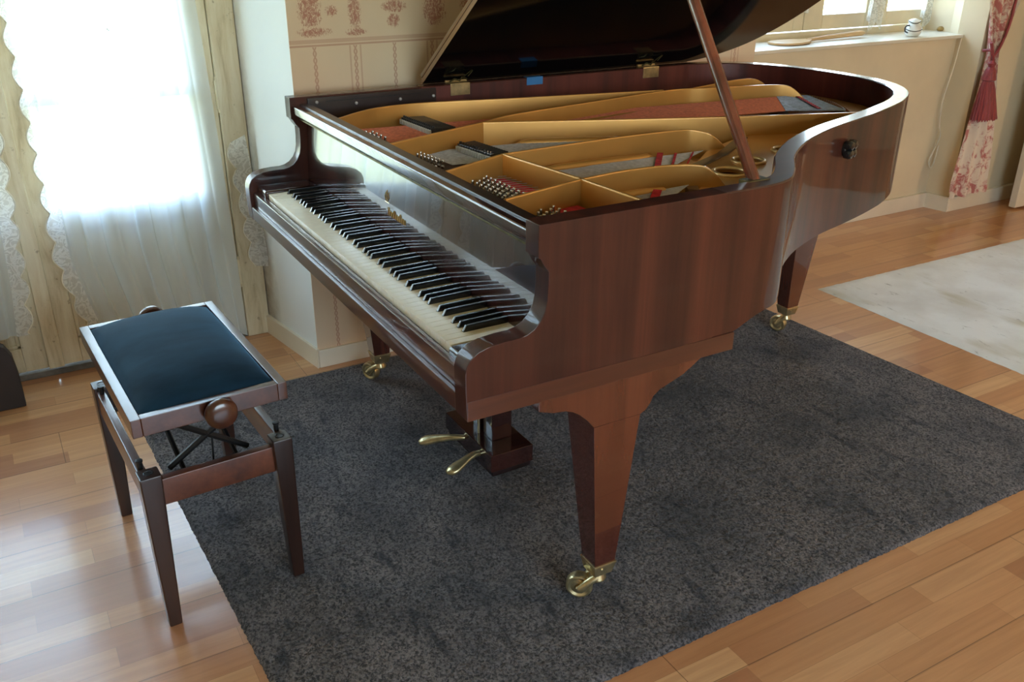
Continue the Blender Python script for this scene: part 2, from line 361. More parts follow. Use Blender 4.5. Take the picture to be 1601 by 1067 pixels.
def btube(bm, pts, rad, n=8, closed=False, cap=True):
    pts = [Vector(p) for p in pts]; rings = []
    for i, p in enumerate(pts):
        if closed: d = pts[(i + 1) % len(pts)] - pts[i - 1]
        else: d = pts[min(i + 1, len(pts) - 1)] - pts[max(i - 1, 0)]
        a, b = frame_mat(d); r = rad[i] if isinstance(rad, (list, tuple)) else rad
        rings.append([bm.verts.new(p + (a * math.cos(2 * math.pi * k / n) + b * math.sin(2 * math.pi * k / n)) * r) for k in range(n)])
    m = len(rings)
    for i in range(m if closed else m - 1):
        A, B = rings[i], rings[(i + 1) % m]
        for k in range(n): bm.faces.new([A[k], A[(k + 1) % n], B[(k + 1) % n], B[k]])
    if cap and not closed: bm.faces.new(rings[0][::-1]); bm.faces.new(rings[-1])
def tube(name, pts, rad, mat, parent=None, n=8, closed=False):
    bm = bmesh.new(); btube(bm, pts, rad, n, closed); return finish(bm, name, mat, parent, ang=50)
def blathe(bm, prof, c=(0, 0, 0), axis=(0, 0, 1), n=24):
    """prof: (r, t) along axis"""
    c = Vector(c); ax = Vector(axis).normalized(); a, b = frame_mat(ax); rings = []
    for r, t in prof:
        if r < 1e-6: rings.append([bm.verts.new(c + ax * t)])
        else: rings.append([bm.verts.new(c + ax * t + (a * math.cos(2 * math.pi * k / n) + b * math.sin(2 * math.pi * k / n)) * r) for k in range(n)])
    for A, B in zip(rings[:-1], rings[1:]):
        for k in range(n):
            k2 = (k + 1) % n
            if len(A) == 1 and len(B) == 1: continue
            if len(A) == 1: bm.faces.new([A[0], B[k2], B[k]])
            elif len(B) == 1: bm.faces.new([A[k], A[k2], B[0]])
            else: bm.faces.new([A[k], A[k2], B[k2], B[k]])
    if len(rings[0]) > 1: bm.faces.new(rings[0][::-1])
    if len(rings[-1]) > 1: bm.faces.new(rings[-1])
def lathe(name, prof, c, axis, mat, parent=None, n=24, ang=40):
    bm = bmesh.new(); blathe(bm, prof, c, axis, n); return finish(bm, name, mat, parent, ang=ang)
def catmull(pts, n=8, closed=False):
    P = [Vector(p) for p in pts]; out = []
    m = len(P)
    for i in range(m if closed else m - 1):
        p0 = P[i - 1] if (closed or i > 0) else P[0] * 2 - P[1]
        p1 = P[i]; p2 = P[(i + 1) % m]; p3 = P[(i + 2) % m] if (closed or i + 2 < m) else p2 * 2 - p1
        for k in range(n):
            t = k / n
            out.append(0.5 * ((2 * p1) + (-p0 + p2) * t + (2 * p0 - 5 * p1 + 4 * p2 - p3) * t * t + (-p0 + 3 * p1 - 3 * p2 + p3) * t ** 3))
    if not closed: out.append(P[-1])
    return out
def grid(name, fn, nu, nv, mat, parent=None, thick=0.0):
    bm = bmesh.new()
    vs = [[bm.verts.new(fn(i / nu, j / nv)) for j in range(nv + 1)] for i in range(nu + 1)]
    for i in range(nu):
        for j in range(nv): bm.faces.new([vs[i][j], vs[i + 1][j], vs[i + 1][j + 1], vs[i][j + 1]])
    o = finish(bm, name, mat, parent, ang=80)
    return o

# ------------------------------------------------------------------ room
def struct(o): o['kind'] = 'structure'; return o
H = 2.55
struct(box('floor', -1.62, 4.4, -3.5, 5.9, -0.05, 0.0, M['floor'], bev=0))
struct(box('ceiling', -1.62, 4.4, -3.5, 5.9, H, H + 0.05, M['ceil'], bev=0))

# wall_left: the wall around the glazed door (plane x=-1.27), left of it and above
bm = bmesh.new()
bbox(bm, -1.35, -1.20, -3.5, -1.42, 0, H); bbox(bm, -1.35, -1.20, -1.42, 0.15, 2.25, H)
struct(finish(bm, 'wall_left', M['wallwhite'], smooth=False))
# reveal between door and wallpapered breast
struct(prism('trim_1', [(-0.862, 0.214), (-1.27, 0.15), (-1.40, 0.15), (-1.40, 0.30), (-0.862, 0.30)], 'Z', 0, H, M['reveal']))
# wallpapered wall
bm = bmesh.new(); bbox(bm, -1.40, -0.86, 0.214, 2.20, 0, H)
struct(finish(bm, 'wall_back', M['paper'], smooth=False))
struct(box('baseboard_back', -0.862, -0.850, 0.214, 2.20, 0, 0.070, M['base'], bev=0.003))
struct(prism('baseboard_reveal', [(-0.850, 0.207), (-0.862, 0.220), (-1.262, 0.155), (-1.262, 0.138)], 'Z', 0, 0.075, M['base']))
# window niche wall
bm = bmesh.new()
bbox(bm, -1.62, -1.165, 2.20, 3.99, 0, 0.934)                 # breast under the sill
bbox(bm, -1.62, -1.165, 2.20, 3.99, 2.20, H)
bbox(bm, -1.62, -1.44, 2.20, 2.42, 0.934, 2.2)
bbox(bm, -1.62, -1.44, 4.08, 4.20, 0.934, 2.2)
struct(finish(bm, 'wall_niche', M['wall'], smooth=False))
struct(prism('trim_2', [(-1.025, 3.985), (-1.165, 3.962), (-1.44, 4.10), (-1.44, 4.25), (-1.045, 4.25)], 'Z', 0, H, M['wall']))
bm = bmesh.new(); bbox(bm, -1.62, -1.040, 4.00, 5.9, 0, H)
struct(finish(bm, 'wall_right', M['wall'], smooth=False))
struct(box('wall_far', -1.62, 4.4, 5.8, 5.9, 0, H, M['wall'], bev=0))
struct(box('baseboard_niche', -1.165, -1.145, 2.20, 3.962, 0, 0.085, M['base'], bev=0.003))
struct(prism('baseboard_pillar', [(-1.018, 3.972), (-1.02, 3.99), (-1.165, 3.966), (-1.150, 3.945)], 'Z', 0, 0.085, M['base']))
struct(box('baseboard_right', -1.045, -1.015, 3.978, 5.8, 0, 0.085, M['base'], bev=0.003))
# walls behind the camera, one with a window opening
bm = bmesh.new()
bbox(bm, 4.3, 4.4, -3.5, -1.0, 0, H); bbox(bm, 4.3, 4.4, 1.4, 5.9, 0, H); bbox(bm, 4.3, 4.4, -1.0, 1.4, 0, 0.8); bbox(bm, 4.3, 4.4, -1.0, 1.4, 2.2, H)
struct(finish(bm, 'wall_behind', M['wall'], smooth=False))
bm = bmesh.new()
bbox(bm, -1.35, 4.4, -3.5, -3.4, 0, H)
struct(finish(bm, 'wall_front', M['wall'], smooth=False))

# sill and window
sill = struct(prism('trim_3', [(-1.130, 2.20), (-1.130, 3.968), (-1.165, 3.960), (-1.44, 4.095), (-1.44, 2.20)], 'Z', 0.936, 0.953, M['sill'], bev=0.003))
win = struct(empty('window_1', (-1.42, 3.2, 0.953)))
win.location = (0, 0, 0)
bm = bmesh.new()
bbox(bm, -1.46, -1.40, 2.42, 4.10, 0.953, 0.985); bbox(bm, -1.46, -1.40, 2.42, 2.47, 0.985, 2.2); bbox(bm, -1.46, -1.40, 4.05, 4.10, 0.985, 2.2); bbox(bm, -1.46, -1.40, 2.42, 4.10, 2.15, 2.2)
finish(bm, 'window_frame', M['sash'], win, smooth=False)
for (ya, yb_) in ((2.475, 3.045), (3.05, 3.575), (3.58, 4.045)):
    bm = bmesh.new(); xa_, xb_ = -1.445, -1.405
    bl, br_ = (0.13, 0.075)
    if ya < 3: bl, br_ = 0.07, 0.07
    if ya > 3.5: bl, br_ = 0.085, 0.085
    bbox(bm, xa_, xb_, ya, ya + bl, 0.99, 2.14, 0.004); bbox(bm, xa_, xb_, yb_ - br_, yb_, 0.99, 2.14, 0.004)
    bbox(bm, xa_, xb_, ya + bl, yb_ - br_, 0.99, 1.062, 0.004); bbox(bm, xa_, xb_, ya + bl, yb_ - br_, 2.07, 2.14, 0.004)
    bbox(bm, xa_ + .01, xb_ - .01, ya + bl, yb_ - br_, 1.60, 1.625)
    s_ = finish(bm, 'sash', M['sash'], win, smooth=False)
    box('pane', -1.427, -1.423, ya + bl, yb_ - br_, 1.062, 2.07, M['glass'], s_, bev=0)
hd = box('handle', -1.405, -1.385, 3.040, 3.056, 1.075, 1.135, M['china'], win, bev=0.005)

# glazed double door
def leaf(name, y0, y1, st_l, st_r, parent_struct):
    d = struct(empty(name, (0, 0, 0)))
    X0, X1 = -1.31, -1.27
    g0, g1 = y0 + st_l, y1 - st_r
    bm = bmesh.new()
    bbox(bm, X0, X1, y0, g0, 0.03, 2.2, 0.003); bbox(bm, X0, X1, g1, y1, 0.03, 2.2, 0.003)
    bbox(bm, X0, X1, g0, g1, 0.03, 0.12, 0.002); bbox(bm, X0, X1, g0, g1, 0.52, 0.595, 0.002)
    bbox(bm, X0, X1, g0, g1, 0.936, 0.975, 0.004); bbox(bm, X0, X1, g0, g1, 1.33, 1.36, 0.004); bbox(bm, X0, X1, g0, g1, 1.72, 1.75, 0.004)
    bbox(bm, X0, X1, g0, g1, 2.10, 2.2, 0.002)
    finish(bm, 'stile_frame', M['doorpaint'], d)
    bm = bmesh.new(); bbox(bm, X0 + 0.012, X1 - 0.016, g0, g1, 0.12, 0.52)
    bbox(bm, X0 + 0.012, X1 - 0.008, g0 + 0.035, g1 - 0.035, 0.155, 0.485, 0.006)
    bbox(bm, X1 - 0.017, X1 - 0.006, g0, g0 + 0.012, 0.12, 0.52, 0.003); bbox(bm, X1 - 0.017, X1 - 0.006, g1 - 0.012, g1, 0.12, 0.52, 0.003)
    bbox(bm, X1 - 0.017, X1 - 0.006, g0, g1, 0.12, 0.132, 0.003); bbox(bm, X1 - 0.017, X1 - 0.006, g0, g1, 0.508, 0.52, 0.003)
    finish(bm, 'lower_panel', M['doorpaint'], d)
    for z0, z1 in ((0.595, 0.936), (0.975, 1.33), (1.36, 1.72), (1.75, 2.10)):
        box('pane', -1.292, -1.288, g0, g1, z0, z1, M['glass'], d, bev=0)
    return d
d1 = leaf('door_1', -1.30, -0.622, 0.09, 0.095, None)
d2 = leaf('door_2', -0.618, 0.060, 0.085, 0.095, None)
box('astragal', -1.272, -1.252, -0.645, -0.593, 0.03, 2.2, M['doorpaint'], d2, bev=0.006)
struct(box('trim_4', -1.345, -1.255, 0.062, 0.150, 0, 2.25, M['doorpaint'], bev=0.004))
struct(box('trim_5', -1.345, -1.255, -1.42, -1.302, 0, 2.25, M['doorpaint'], bev=0.004))
struct(box('trim_6', -1.345, -1.255, -1.30, 0.060, 2.20, 2.26, M['doorpaint'], bev=0.004))
struct(box('trim_7', -1.36, -1.262, -1.30, 0.15, 0, 0.022, M['threshold'], bev=0.003))
def hinge_strap(z, parent):
    bm = bmesh.new(); btube(bm, [(-1.262, 0.062, z - 0.05), (-1.262, 0.062, z + 0.05)], 0.007, 8)
    btube(bm, [(-1.262, 0.062, z + 0.05), (-1.262, 0.062, z + 0.062)], 0.004, 8); btube(bm, [(-1.262, 0.062, z - 0.05), (-1.262, 0.062, z - 0.062)], 0.004, 8)
    finish(bm, 'door_hinge', M['doorpaint'], parent)
for z in (0.27, 0.93, 1.7): hinge_strap(z, d2)

# ------------------------------------------------------------------ grand piano
PN = tag(empty('grand_piano', (0, 0, 0)), 'mahogany grand piano with raised lid and gold iron frame standing on the dark rug', 'piano')
HW, TH = 0.749, 0.047
ZT = 0.997; ZB = 0.690
cheek = [(0.0, 0.637), (-0.002, 0.70), (-0.002, 0.737), (0.001, 0.749), (0.009, 0.763), (0.026, 0.775), (0.048, 0.781), (0.083, 0.784), (0.112, 0.784), (0.128, 0.787),
         (0.144, 0.795), (0.158, 0.809), (0.167, 0.826), (0.171, 0.845), (0.173, 0.875), (0.173, 0.904), (0.163, 0.917), (0.155, 0.931), (0.150, 0.934), (0.150, ZT),
         (0.60, ZT), (0.60, 0.70), (0.655, 0.70), (0.655, 0.637)]
def side_cheek(s):
    x0, x1 = s * (HW - TH), s * HW
    pts = cheek[:20] + [(0.5925, ZT), (0.5925, 0.679), (0.655, 0.679), (0.655, 0.637)]
    return prism('cheek', pts, 'X', min(x0, x1), max(x0, x1), M['side'], PN, bev=0.002, ang=30)
for s in (1, -1): side_cheek(s)
# seam line on cheek: a thin base moulding proud of the side
for s in (1, -1):
    x0, x1 = sorted((s * (HW - 0.004), s * (HW + 0.0012)))
    box('base_strip', x0, x1, 0.001, 0.655, 0.6365, 0.678, M['railY'], PN, bev=0.001)

outer = [(0.749, 0.59), (0.749, 0.64), (0.7485, 0.70), (0.743, 0.745), (0.730, 0.785), (0.705, 0.822), (0.655, 0.878), (0.610, 0.922), (0.577, 0.958), (0.518, 1.040), (0.462, 1.137), (0.400, 1.28),
         (0.346, 1.452), (0.294, 1.604), (0.230, 1.760), (0.158, 1.884), (0.080, 1.972), (-0.018, 2.038), (-0.130, 2.072), (-0.260, 2.078), (-0.400, 2.062),
         (-0.530, 2.020), (-0.640, 1.950), (-0.712, 1.850), (-0.745, 1.740), (-0.749, 1.640), (-0.749, 1.2), (-0.749, 0.59)]
dense = catmull([(p[0], p[1], 0) for p in outer], 5)
def offset(path, d):
    out = []
    for i, p in enumerate(path):
        t = (path[min(i + 1, len(path) - 1)] - path[max(i - 1, 0)]).normalized()
        out.append(p + Vector((-t.y, t.x, 0)) * d)
    return out
inner = offset(dense, TH)
# (the rim stands on the cheek's lower step from y=0.59 on)
def rim_z(i):      # the bottom edge rises in a small cove behind the key bed
    y = dense[i].y; x = dense[i].x
    if abs(x) > 0.70 and y < 0.80 :
        t = min(1, max(0, (y - 0.655) / 0.10)); return 0.680 + 0.030 * math.sin(t * math.pi / 2)
    t = min(1, max(0, (y - 0.80) / 0.9)); return 0.710 - 0.022 * t
bm = bmesh.new(); R4 = []
bz = 0.003
for i, (a, b) in enumerate(zip(dense, inner)):
    zb = rim_z(i); d = (b - a).normalized() * bz
    R4.append([bm.verts.new(v) for v in ((a.x, a.y, zb), (a.x, a.y, ZT - bz), (a.x + d.x, a.y + d.y, ZT), (b.x - d.x, b.y - d.y, ZT), (b.x, b.y, ZT - bz), (b.x, b.y, zb))])
for A, B in zip(R4[:-1], R4[1:]):
    for k in range(6): bm.faces.new([A[k], A[(k + 1) % 6], B[(k + 1) % 6], B[k]])
bm.faces.new(R4[0]); bm.faces.new(R4[-1][::-1])
bmesh.ops.recalc_face_normals(bm, faces=bm.faces[:])
me = bpy.data.meshes.new('rim'); bm.to_mesh(me); bm.free()
me.materials.append(M['side']); me.materials.append(M['inner']); me.materials.append(M['rimtop'])
for k, p in enumerate(me.polygons):
    p.use_smooth = True
me.set_sharp_from_angle(angle=R(30))
rim = link('rim', me, None, PN)
# inner face gets the redder veneer
innerset = {(round(v.x, 4), round(v.y, 4)) for v in inner}
for p in me.polygons:
    if all((round(me.vertices[i].co.x, 4), round(me.vertices[i].co.y, 4)) in innerset for i in p.vertices) and abs(p.normal.z) < 0.5: p.material_index = 1

for p in me.polygons:
    if p.normal.z > 0.5: p.material_index = 2
# underside / soundboard
innerf = [(v.x, v.y) for v in inner]
offin = [(v.x, v.y) for v in offset(dense, TH - 0.004)]
prism('soundboard', offin + [(-0.70, 0.46), (0.70, 0.46)], 'Z', 0.872, 0.884, M['sound'], PN)
prism('bottom_brace', offin + [(-0.70, 0.62), (0.70, 0.62)], 'Z', 0.74, 0.76, M['darkin'], PN)
box('key_bed', -0.702, 0.702, 0.012, 0.655, 0.645, 0.690, M['rail'], PN)
# lower front rail with its ledge, and the key slip above it
box('front_rail', -0.702, 0.702, 0.000, 0.030, 0.638, 0.678, M['rail'], PN, bev=0.0035)
box('key_slip', -0.702, 0.702, 0.010, 0.029, 0.678, 0.7215, M['rail'], PN, bev=0.004)
for s in (-1, 1):
    xs_ = sorted((s * 0.702, s * (0.6155 if s < 0 else 0.624)))
    box('key_block', xs_[0], xs_[1], 0.024, 0.186, 0.690, 0.744 if s < 0 else 0.738, M['gloss'], PN, bev=0.007, seg=3)
# fallboard and stretcher
prism('fallboard', [(0.1865, 0.735), (0.200, 0.735), (0.212, 0.929), (0.199, 0.929)], 'X', -0.7015, 0.7015, M['gloss'], PN, bev=0.002)
box('fallboard_hinge', -0.7, 0.7, 0.176, 0.202, 0.929, 0.934, M['brassdull'], PN, bev=0.001)
box('stretcher', -0.7015, 0.7015, 0.158, 0.200, 0.946, 0.973, M['gloss'], PN, bev=0.0045, seg=3)
box('desk_slide', -0.7015, 0.7015, 0.178, 0.205, 0.931, 0.948, M['darkin'], PN, bev=0.001)
box('stretcher_cap', -0.7015, 0.7015, 0.182, 0.210, 0.972, 0.977, M['darkin'], PN, bev=0.001)
prism('pin_block_cover', [(-0.70, 0.200), (0.10, 0.200), (0.25, 0.205), (0.10, 0.262), (-0.03, 0.275), (-0.25, 0.280), (-0.60, 0.275), (-0.70, 0.25)], 'Z', 0.900, 0.938, M['bronzeboard'], PN, bev=0.002)
box('action_board', -0.70, 0.70, 0.198, 0.30, 0.88, 0.899, M['darkin'], PN, bev=0.001)
box('cover_plaque', -0.095, 0.005, 0.258, 0.268, 0.938, 0.9395, M['gold'], PN, bev=0.0005)
tag(bpy.data.objects['cover_plaque'], 'small gilt plate on the bronze board')
# side rail inside the bass cheek with slot and buttons
box('side_rail', -0.7025, -0.694, 0.205, 0.640, 0.925, 0.992, M['darkin'], PN, bev=0.002)
box('side_slot', -0.6945, -0.6925, 0.262, 0.583, 0.978, 0.981, M['blackmetal'], PN, bev=0.0005)
for (y, z) in ((0.233, 0.979), (0.361, 0.966), (0.511, 0.966), (0.629, 0.967)):
    lathe('button', [(0.005, 0), (0.005, 0.003), (0.003, 0.005), (0, 0.0055)], (-0.694, y, z), (1, 0, 0), M['steel'], PN, 10)

# gilt inscription on the fallboard: emblem and old lettering, worn and not legible
bm = bmesh.new()
def stroke(pts): btube(bm, [(x, 0.1858 + (z - 0.735) * 0.0644, z) for x, z in pts], 0.0011, 4)
stroke([(-0.072, 0.832), (-0.078, 0.842), (-0.072, 0.852), (-0.064, 0.846), (-0.068, 0.836), (-0.060, 0.832), (-0.052, 0.840), (-0.056, 0.852), (-0.048, 0.856)])
stroke([(-0.064, 0.828), (-0.064, 0.860)]); stroke([(-0.076, 0.828), (-0.050, 0.828)])
rr = random.Random(3)
for k in range(9):
    x0 = -0.055 + k * 0.0125; h = 0.014 if k % 3 else 0.021
    stroke([(x0, 0.796), (x0, 0.796 + h)]); stroke([(x0, 0.796 + h * 0.9), (x0 + 0.005, 0.796 + h), (x0 + 0.008, 0.796 + h * 0.7), (x0 + 0.008, 0.797)])
finish(bm, 'gilt_inscription', M['brass'], PN)

# keys
K0, K1 = -0.6115, 0.6205
kw = (K1 - K0) / 52
bkset = set(); names = 'ABCDEFG'
for i in range(52):
    nm = names[i % 7]
    if nm in 'ACDFG' and i < 51: bkset.add(i)      # a black key sits right of this white key
shift = {'A': 0.0, 'C': -0.0016, 'D': 0.0016, 'F': -0.0022, 'G': 0.0}
def black_center(i): return K0 + (i + 1) * kw + shift[names[i % 7]]
BW = 0.0098
def white_key(i):
    x0, x1 = K0 + i * kw + 0.0005, K0 + (i + 1) * kw - 0.0005
    xr = black_center(i) - BW / 2 - 0.0009 if i in bkset else x1
    xl = black_center(i - 1) + BW / 2 + 0.0009 if (i - 1) in bkset else x0
    y0, ym, y1 = 0.0327, 0.082, 0.1855
    bm = bmesh.new()
    poly = [(x0, y0), (x1, y0), (x1, ym), (xr, ym), (xr, y1), (xl, y1), (xl, ym), (x0, ym)]
    poly = [p for k, p in enumerate(poly) if p != poly[k - 1]]
    prism('white_key', poly, 'Z', 0.716, 0.7362, None, None, bev=0.0006, bm=bm)
    o = finish(bm, 'white_key', M['ivory'], PN, ang=40)
    return o
for i in range(52): white_key(i)
def black_mesh():
    bm = bmesh.new()
    prof = [(0.0820, 0.733), (0.0900, 0.7480), (0.1855, 0.7485), (0.1855, 0.733)]
    w0, w1 = BW / 2, BW / 2 * 0.74
    a = [bm.verts.new((-(w0 if z < 0.74 else w1), y, z)) for y, z in prof]; b = [bm.verts.new(((w0 if z < 0.74 else w1), y, z)) for y, z in prof]
    bm.faces.new(a); bm.faces.new(b[::-1])
    for k in range(4): bm.faces.new([a[k], a[(k + 1) % 4], b[(k + 1) % 4], b[k]])
    bmesh.ops.recalc_face_normals(bm, faces=bm.faces[:])
    bmesh.ops.bevel(bm, geom=bm.edges[:], offset=0.0010, segments=2, affect='EDGES', profile=0.5)
    me = bpy.data.meshes.new('black_key'); bm.to_mesh(me); bm.free()
    for p in me.polygons: p.use_smooth = True
    me.set_sharp_from_angle(angle=R(40)); me.materials.append(M['ebony']); return me
bkm = black_mesh()
for i in sorted(bkset): link('black_key', bkm, None, PN, (black_center(i), 0, 0)).modifiers.new('weighted', 'WEIGHTED_NORMAL').keep_sharp = True

# gold iron frame ------------------------------------------------------
ZF = 0.908
def rib(pts, ztop, zbot=0.884, th=0.011, name='frame_rib', hold=None):
    """upright cast rib along a path; ztop list gives its height at each point"""
    P = [Vector((p[0], p[1], 0)) for p in pts]; bm = bmesh.new(); rows = []
    for i, p in enumerate(P):
        t = (P[min(i + 1, len(P) - 1)] - P[max(i - 1, 0)]).normalized(); n = Vector((-t.y, t.x, 0)) * th / 2
        zt = ztop[i]; c = min(0.0035, (zt - zbot) * 0.3)
        foot = 1.5
        rows.append([bm.verts.new(v) for v in ((p.x + n.x * foot, p.y + n.y * foot, zbot), (p.x + n.x, p.y + n.y, min(zbot + 0.03, zt - c)), (p.x + n.x * .9, p.y + n.y * .9, zt - c), (p.x + n.x * .45, p.y + n.y * .45, zt),
                     (p.x - n.x * .45, p.y - n.y * .45, zt), (p.x - n.x * .9, p.y - n.y * .9, zt - c), (p.x - n.x, p.y - n.y, min(zbot + 0.03, zt - c)), (p.x - n.x * foot, p.y - n.y * foot, zbot))])
    for A, B in zip(rows[:-1], rows[1:]):
        for k in range(8): bm.faces.new([A[k], A[(k + 1) % 8], B[(k + 1) % 8], B[k]])
    bm.faces.new(rows[0]); bm.faces.new(rows[-1][::-1])
    return finish(bm, name, M['gold'], FR, ang=50)
web_out = [(0.7015, 0.50), (0.7015, 0.70), (0.690, 0.765), (0.655, 0.805), (0.607, 0.865), (0.545, 0.935), (0.478, 1.030), (0.425, 1.120), (0.362, 1.265), (0.310, 1.430), (0.258, 1.585),
           (0.195, 1.735), (0.125, 1.855), (0.050, 1.935), (-0.035, 1.992), (-0.135, 2.022), (-0.260, 2.028), (-0.390, 2.012), (-0.440, 1.99), (-0.40, 1.965), (-0.26, 1.965), (-0.12, 1.93), (0.0, 1.84), (0.09, 1.72), (0.115, 1.60),
           (0.07, 1.42), (0.06, 1.28), (0.11, 1.16), (0.16, 1.06), (0.23, 0.97), (0.32, 0.87), (0.44, 0.80), (0.505, 0.70), (0.54, 0.60), (0.60, 0.50)]
def circ(cx, cy, r, n=28): return [(cx + r * math.cos(2 * math.pi * k / n), cy + r * math.sin(2 * math.pi * k / n)) for k in range(n)]
HOLES = ((0.372, 0.955, 0.041), (0.302, 1.082, 0.040), (0.264, 1.262, 0.037))
FR = prism('iron_frame', web_out, 'Z', 0.900, ZF, M['gold'], PN, holes=[circ(*h) for h in HOLES])
for (cx, cy, r) in HOLES:
    bm = bmesh.new()
    btube(bm, [(cx + (r + 0.002) * math.cos(a), cy + (r + 0.002) * math.sin(a), ZF + 0.002) for a in [2 * math.pi * k / 32 for k in range(32)]], 0.006, 8, closed=True)
    finish(bm, 'hole_lip', M['goldhi'], FR, ang=80)
# front web between the ribs (pin field)
prism('pin_block', [(-0.70, 0.262), (0.70, 0.262), (0.70, 0.455), (0.12, 0.425), (-0.10, 0.385), (-0.62, 0.385), (-0.70, 0.375)], 'Z', 0.886, 0.904, M['pinblock'], PN)
prism('bass_web', [(-0.70, 0.39), (-0.612, 0.39), (-0.615, 0.56), (-0.555, 0.80), (-0.44, 1.40), (-0.45, 1.60), (-0.49, 1.83), (-0.60, 1.86), (-0.66, 1.78), (-0.70, 1.6)], 'Z', 0.890, 0.900, M['gold'], FR)
Z5 = 0.965
def path(pts, zs, n=5):
    c = catmull([(p[0], p[1], z) for p, z in zip(pts, zs)], n); return [(v.x, v.y) for v in c], [v.z for v in c]
# bass side rib
p, z = path([(-0.505, 0.228), (-0.56, 0.32), (-0.600, 0.41), (-0.606, 0.557), (-0.549, 0.82), (-0.49, 1.12), (-0.438, 1.38)], [0.962, Z5, Z5, Z5, Z5, Z5, Z5]); rib(p, z)
# far branch rib
p, z = path([(-0.250, 0.578), (-0.306, 0.703), (-0.37, 1.05), (-0.427, 1.401), (-0.395, 1.55), (-0.37, 1.68), (-0.335, 1.80), (-0.305, 1.85), (-0.27, 1.90)], [Z5, Z5, Z5, Z5, Z5, Z5, Z5, 0.958, 0.912], 4); rib(p, z)
# rounded far end piece
p, z = path([(-0.44, 1.42), (-0.46, 1.60), (-0.475, 1.76), (-0.46, 1.84), (-0.43, 1.90)], [0.955, 0.962, 0.968, 0.962, 0.915], 5); rib(p, z)
# long rib: front leg, elbow, then straight to the tail
p, z = path([(-0.117, 0.229), (-0.18, 0.395), (-0.246, 0.570)], [Z5, Z5, Z5]); rib(p, z)
p, z = path([(-0.246, 0.572), (-0.213, 0.655), (-0.09, 0.95), (0.035, 1.27), (0.115, 1.50), (0.175, 1.67), (0.19, 1.735)], [Z5] * 6 + [0.962], 4); rib(p, z)
# tenor rib
rib([(0.207, 0.232), (0.121, 0.431)], [Z5, Z5])
p, z = path([(0.121, 0.433), (0.108, 0.62), (0.100, 0.80), (0.107, 1.00), (0.125, 1.055), (0.145, 1.09), (0.152, 1.14)], [Z5, Z5, Z5, Z5, Z5 - .004, 0.948, 0.908], 6); rib(p, z)
# treble rib
rib([(0.475, 0.236), (0.414, 0.468)], [Z5, Z5])
p, z = path([(0.414, 0.470), (0.400, 0.60), (0.410, 0.72), (0.432, 0.795), (0.450, 0.825), (0.462, 0.860)], [Z5, Z5, Z5, Z5 - .004, 0.945, 0.908], 6); rib(p, z)
# capo bar: cross ribs
rib([(0.121, 0.431), (0.266, 0.449), (0.412, 0.468)], [Z5] * 3, th=0.013, name='cross_rib')
rib([(0.412, 0.468), (0.52, 0.476), (0.675, 0.488)], [Z5] * 3, th=0.013, name='cross_rib')
# low diagonal ledges beside the ribs
def ledge(a, b, w=0.012, z0=0.900, z1=0.927, name='low_ledge'):
    a = Vector((a[0], a[1], 0)); b = Vector((b[0], b[1], 0)); bm = bmesh.new()
    pts = [a.lerp(b, t) for t in (0, .05, .12, .5, .9, 1)]; zz = [z0 + .005, z1 - .003, z1, z1, z1 - .002, z0 + .006]
    btube(bm, [(q.x, q.y, (z0 + zt) / 2) for q, zt in zip(pts, zz)], [w * .5, w * .8, w, w, w * .8, w * .35], 10)
    return finish(bm, name, M['gold'], FR, ang=60)
ledge((-0.165, 0.63), (-0.015, 1.03)); ledge((0.140, 0.53), (0.150, 0.90)); ledge((0.430, 0.555), (0.438, 0.70)); ledge((-0.30, 0.93), (-0.36, 1.33))
# felts, strings, pins, dampers
prism('red_felt', [(0.150, 0.385), (0.285, 0.392), (0.400, 0.400), (0.405, 0.448), (0.28, 0.437), (0.142, 0.419)], 'Z', 0.904, 0.9095, M['felt_red'], PN)
prism('red_felt', [(0.432, 0.383), (0.62, 0.388), (0.61, 0.455), (0.430, 0.450)], 'Z', 0.904, 0.9095, M['felt_red'], PN)
def strings(a0, a1, b0, b1, n, r, mat, z0, z1, name='strings'):
    bm = bmesh.new()
    for k in range(n):
        t = k / (n - 1); p = Vector((a0[0], a0[1], z0)).lerp(Vector((a1[0], a1[1], z0)), t); q = Vector((b0[0], b0[1], z1)).lerp(Vector((b1[0], b1[1], z1)), t)
        btube(bm, [p, q], r, 4, cap=False)
    o = finish(bm, name, mat, PN, ang=80); o['kind'] = 'stuff'; return o
strings((-0.555, 0.315), (-0.350, 0.325), (-0.300, 1.78), (-0.100, 1.62), 44, 0.0021, M['copper'], 0.912, 0.928, 'bass_strings')
strings((-0.300, 1.78), (-0.100, 1.62), (-0.325, 1.965), (-0.060, 1.86), 30, 0.0022, M['bluepaint'], 0.929, 0.915, 'bass_string_ends')
strings((-0.555, 0.300), (-0.350, 0.312), (-0.555, 0.315), (-0.350, 0.325), 44, 0.001, M['steel'], 0.909, 0.912, 'bass_string_tops')
strings((-0.200, 0.345), (-0.030, 0.365), (-0.055, 1.25), (0.090, 1.12), 34, 0.0010, M['steel'], 0.912, 0.918, 'tenor_strings')
strings((0.095, 0.345), (0.355, 0.35), (0.125, 0.43), (0.395, 0.46), 14, 0.0006, M['steel'], 0.912, 0.914, 'string_leads')
strings((0.140, 0.445), (0.395, 0.475), (0.180, 1.03), (0.300, 0.80), 40, 0.0009, M['steel'], 0.910, 0.918, 'treble_strings')
strings((0.430, 0.48), (0.60, 0.49), (0.440, 0.76), (0.540, 0.60), 26, 0.0008, M['steel'], 0.910, 0.918, 'high_treble_strings')
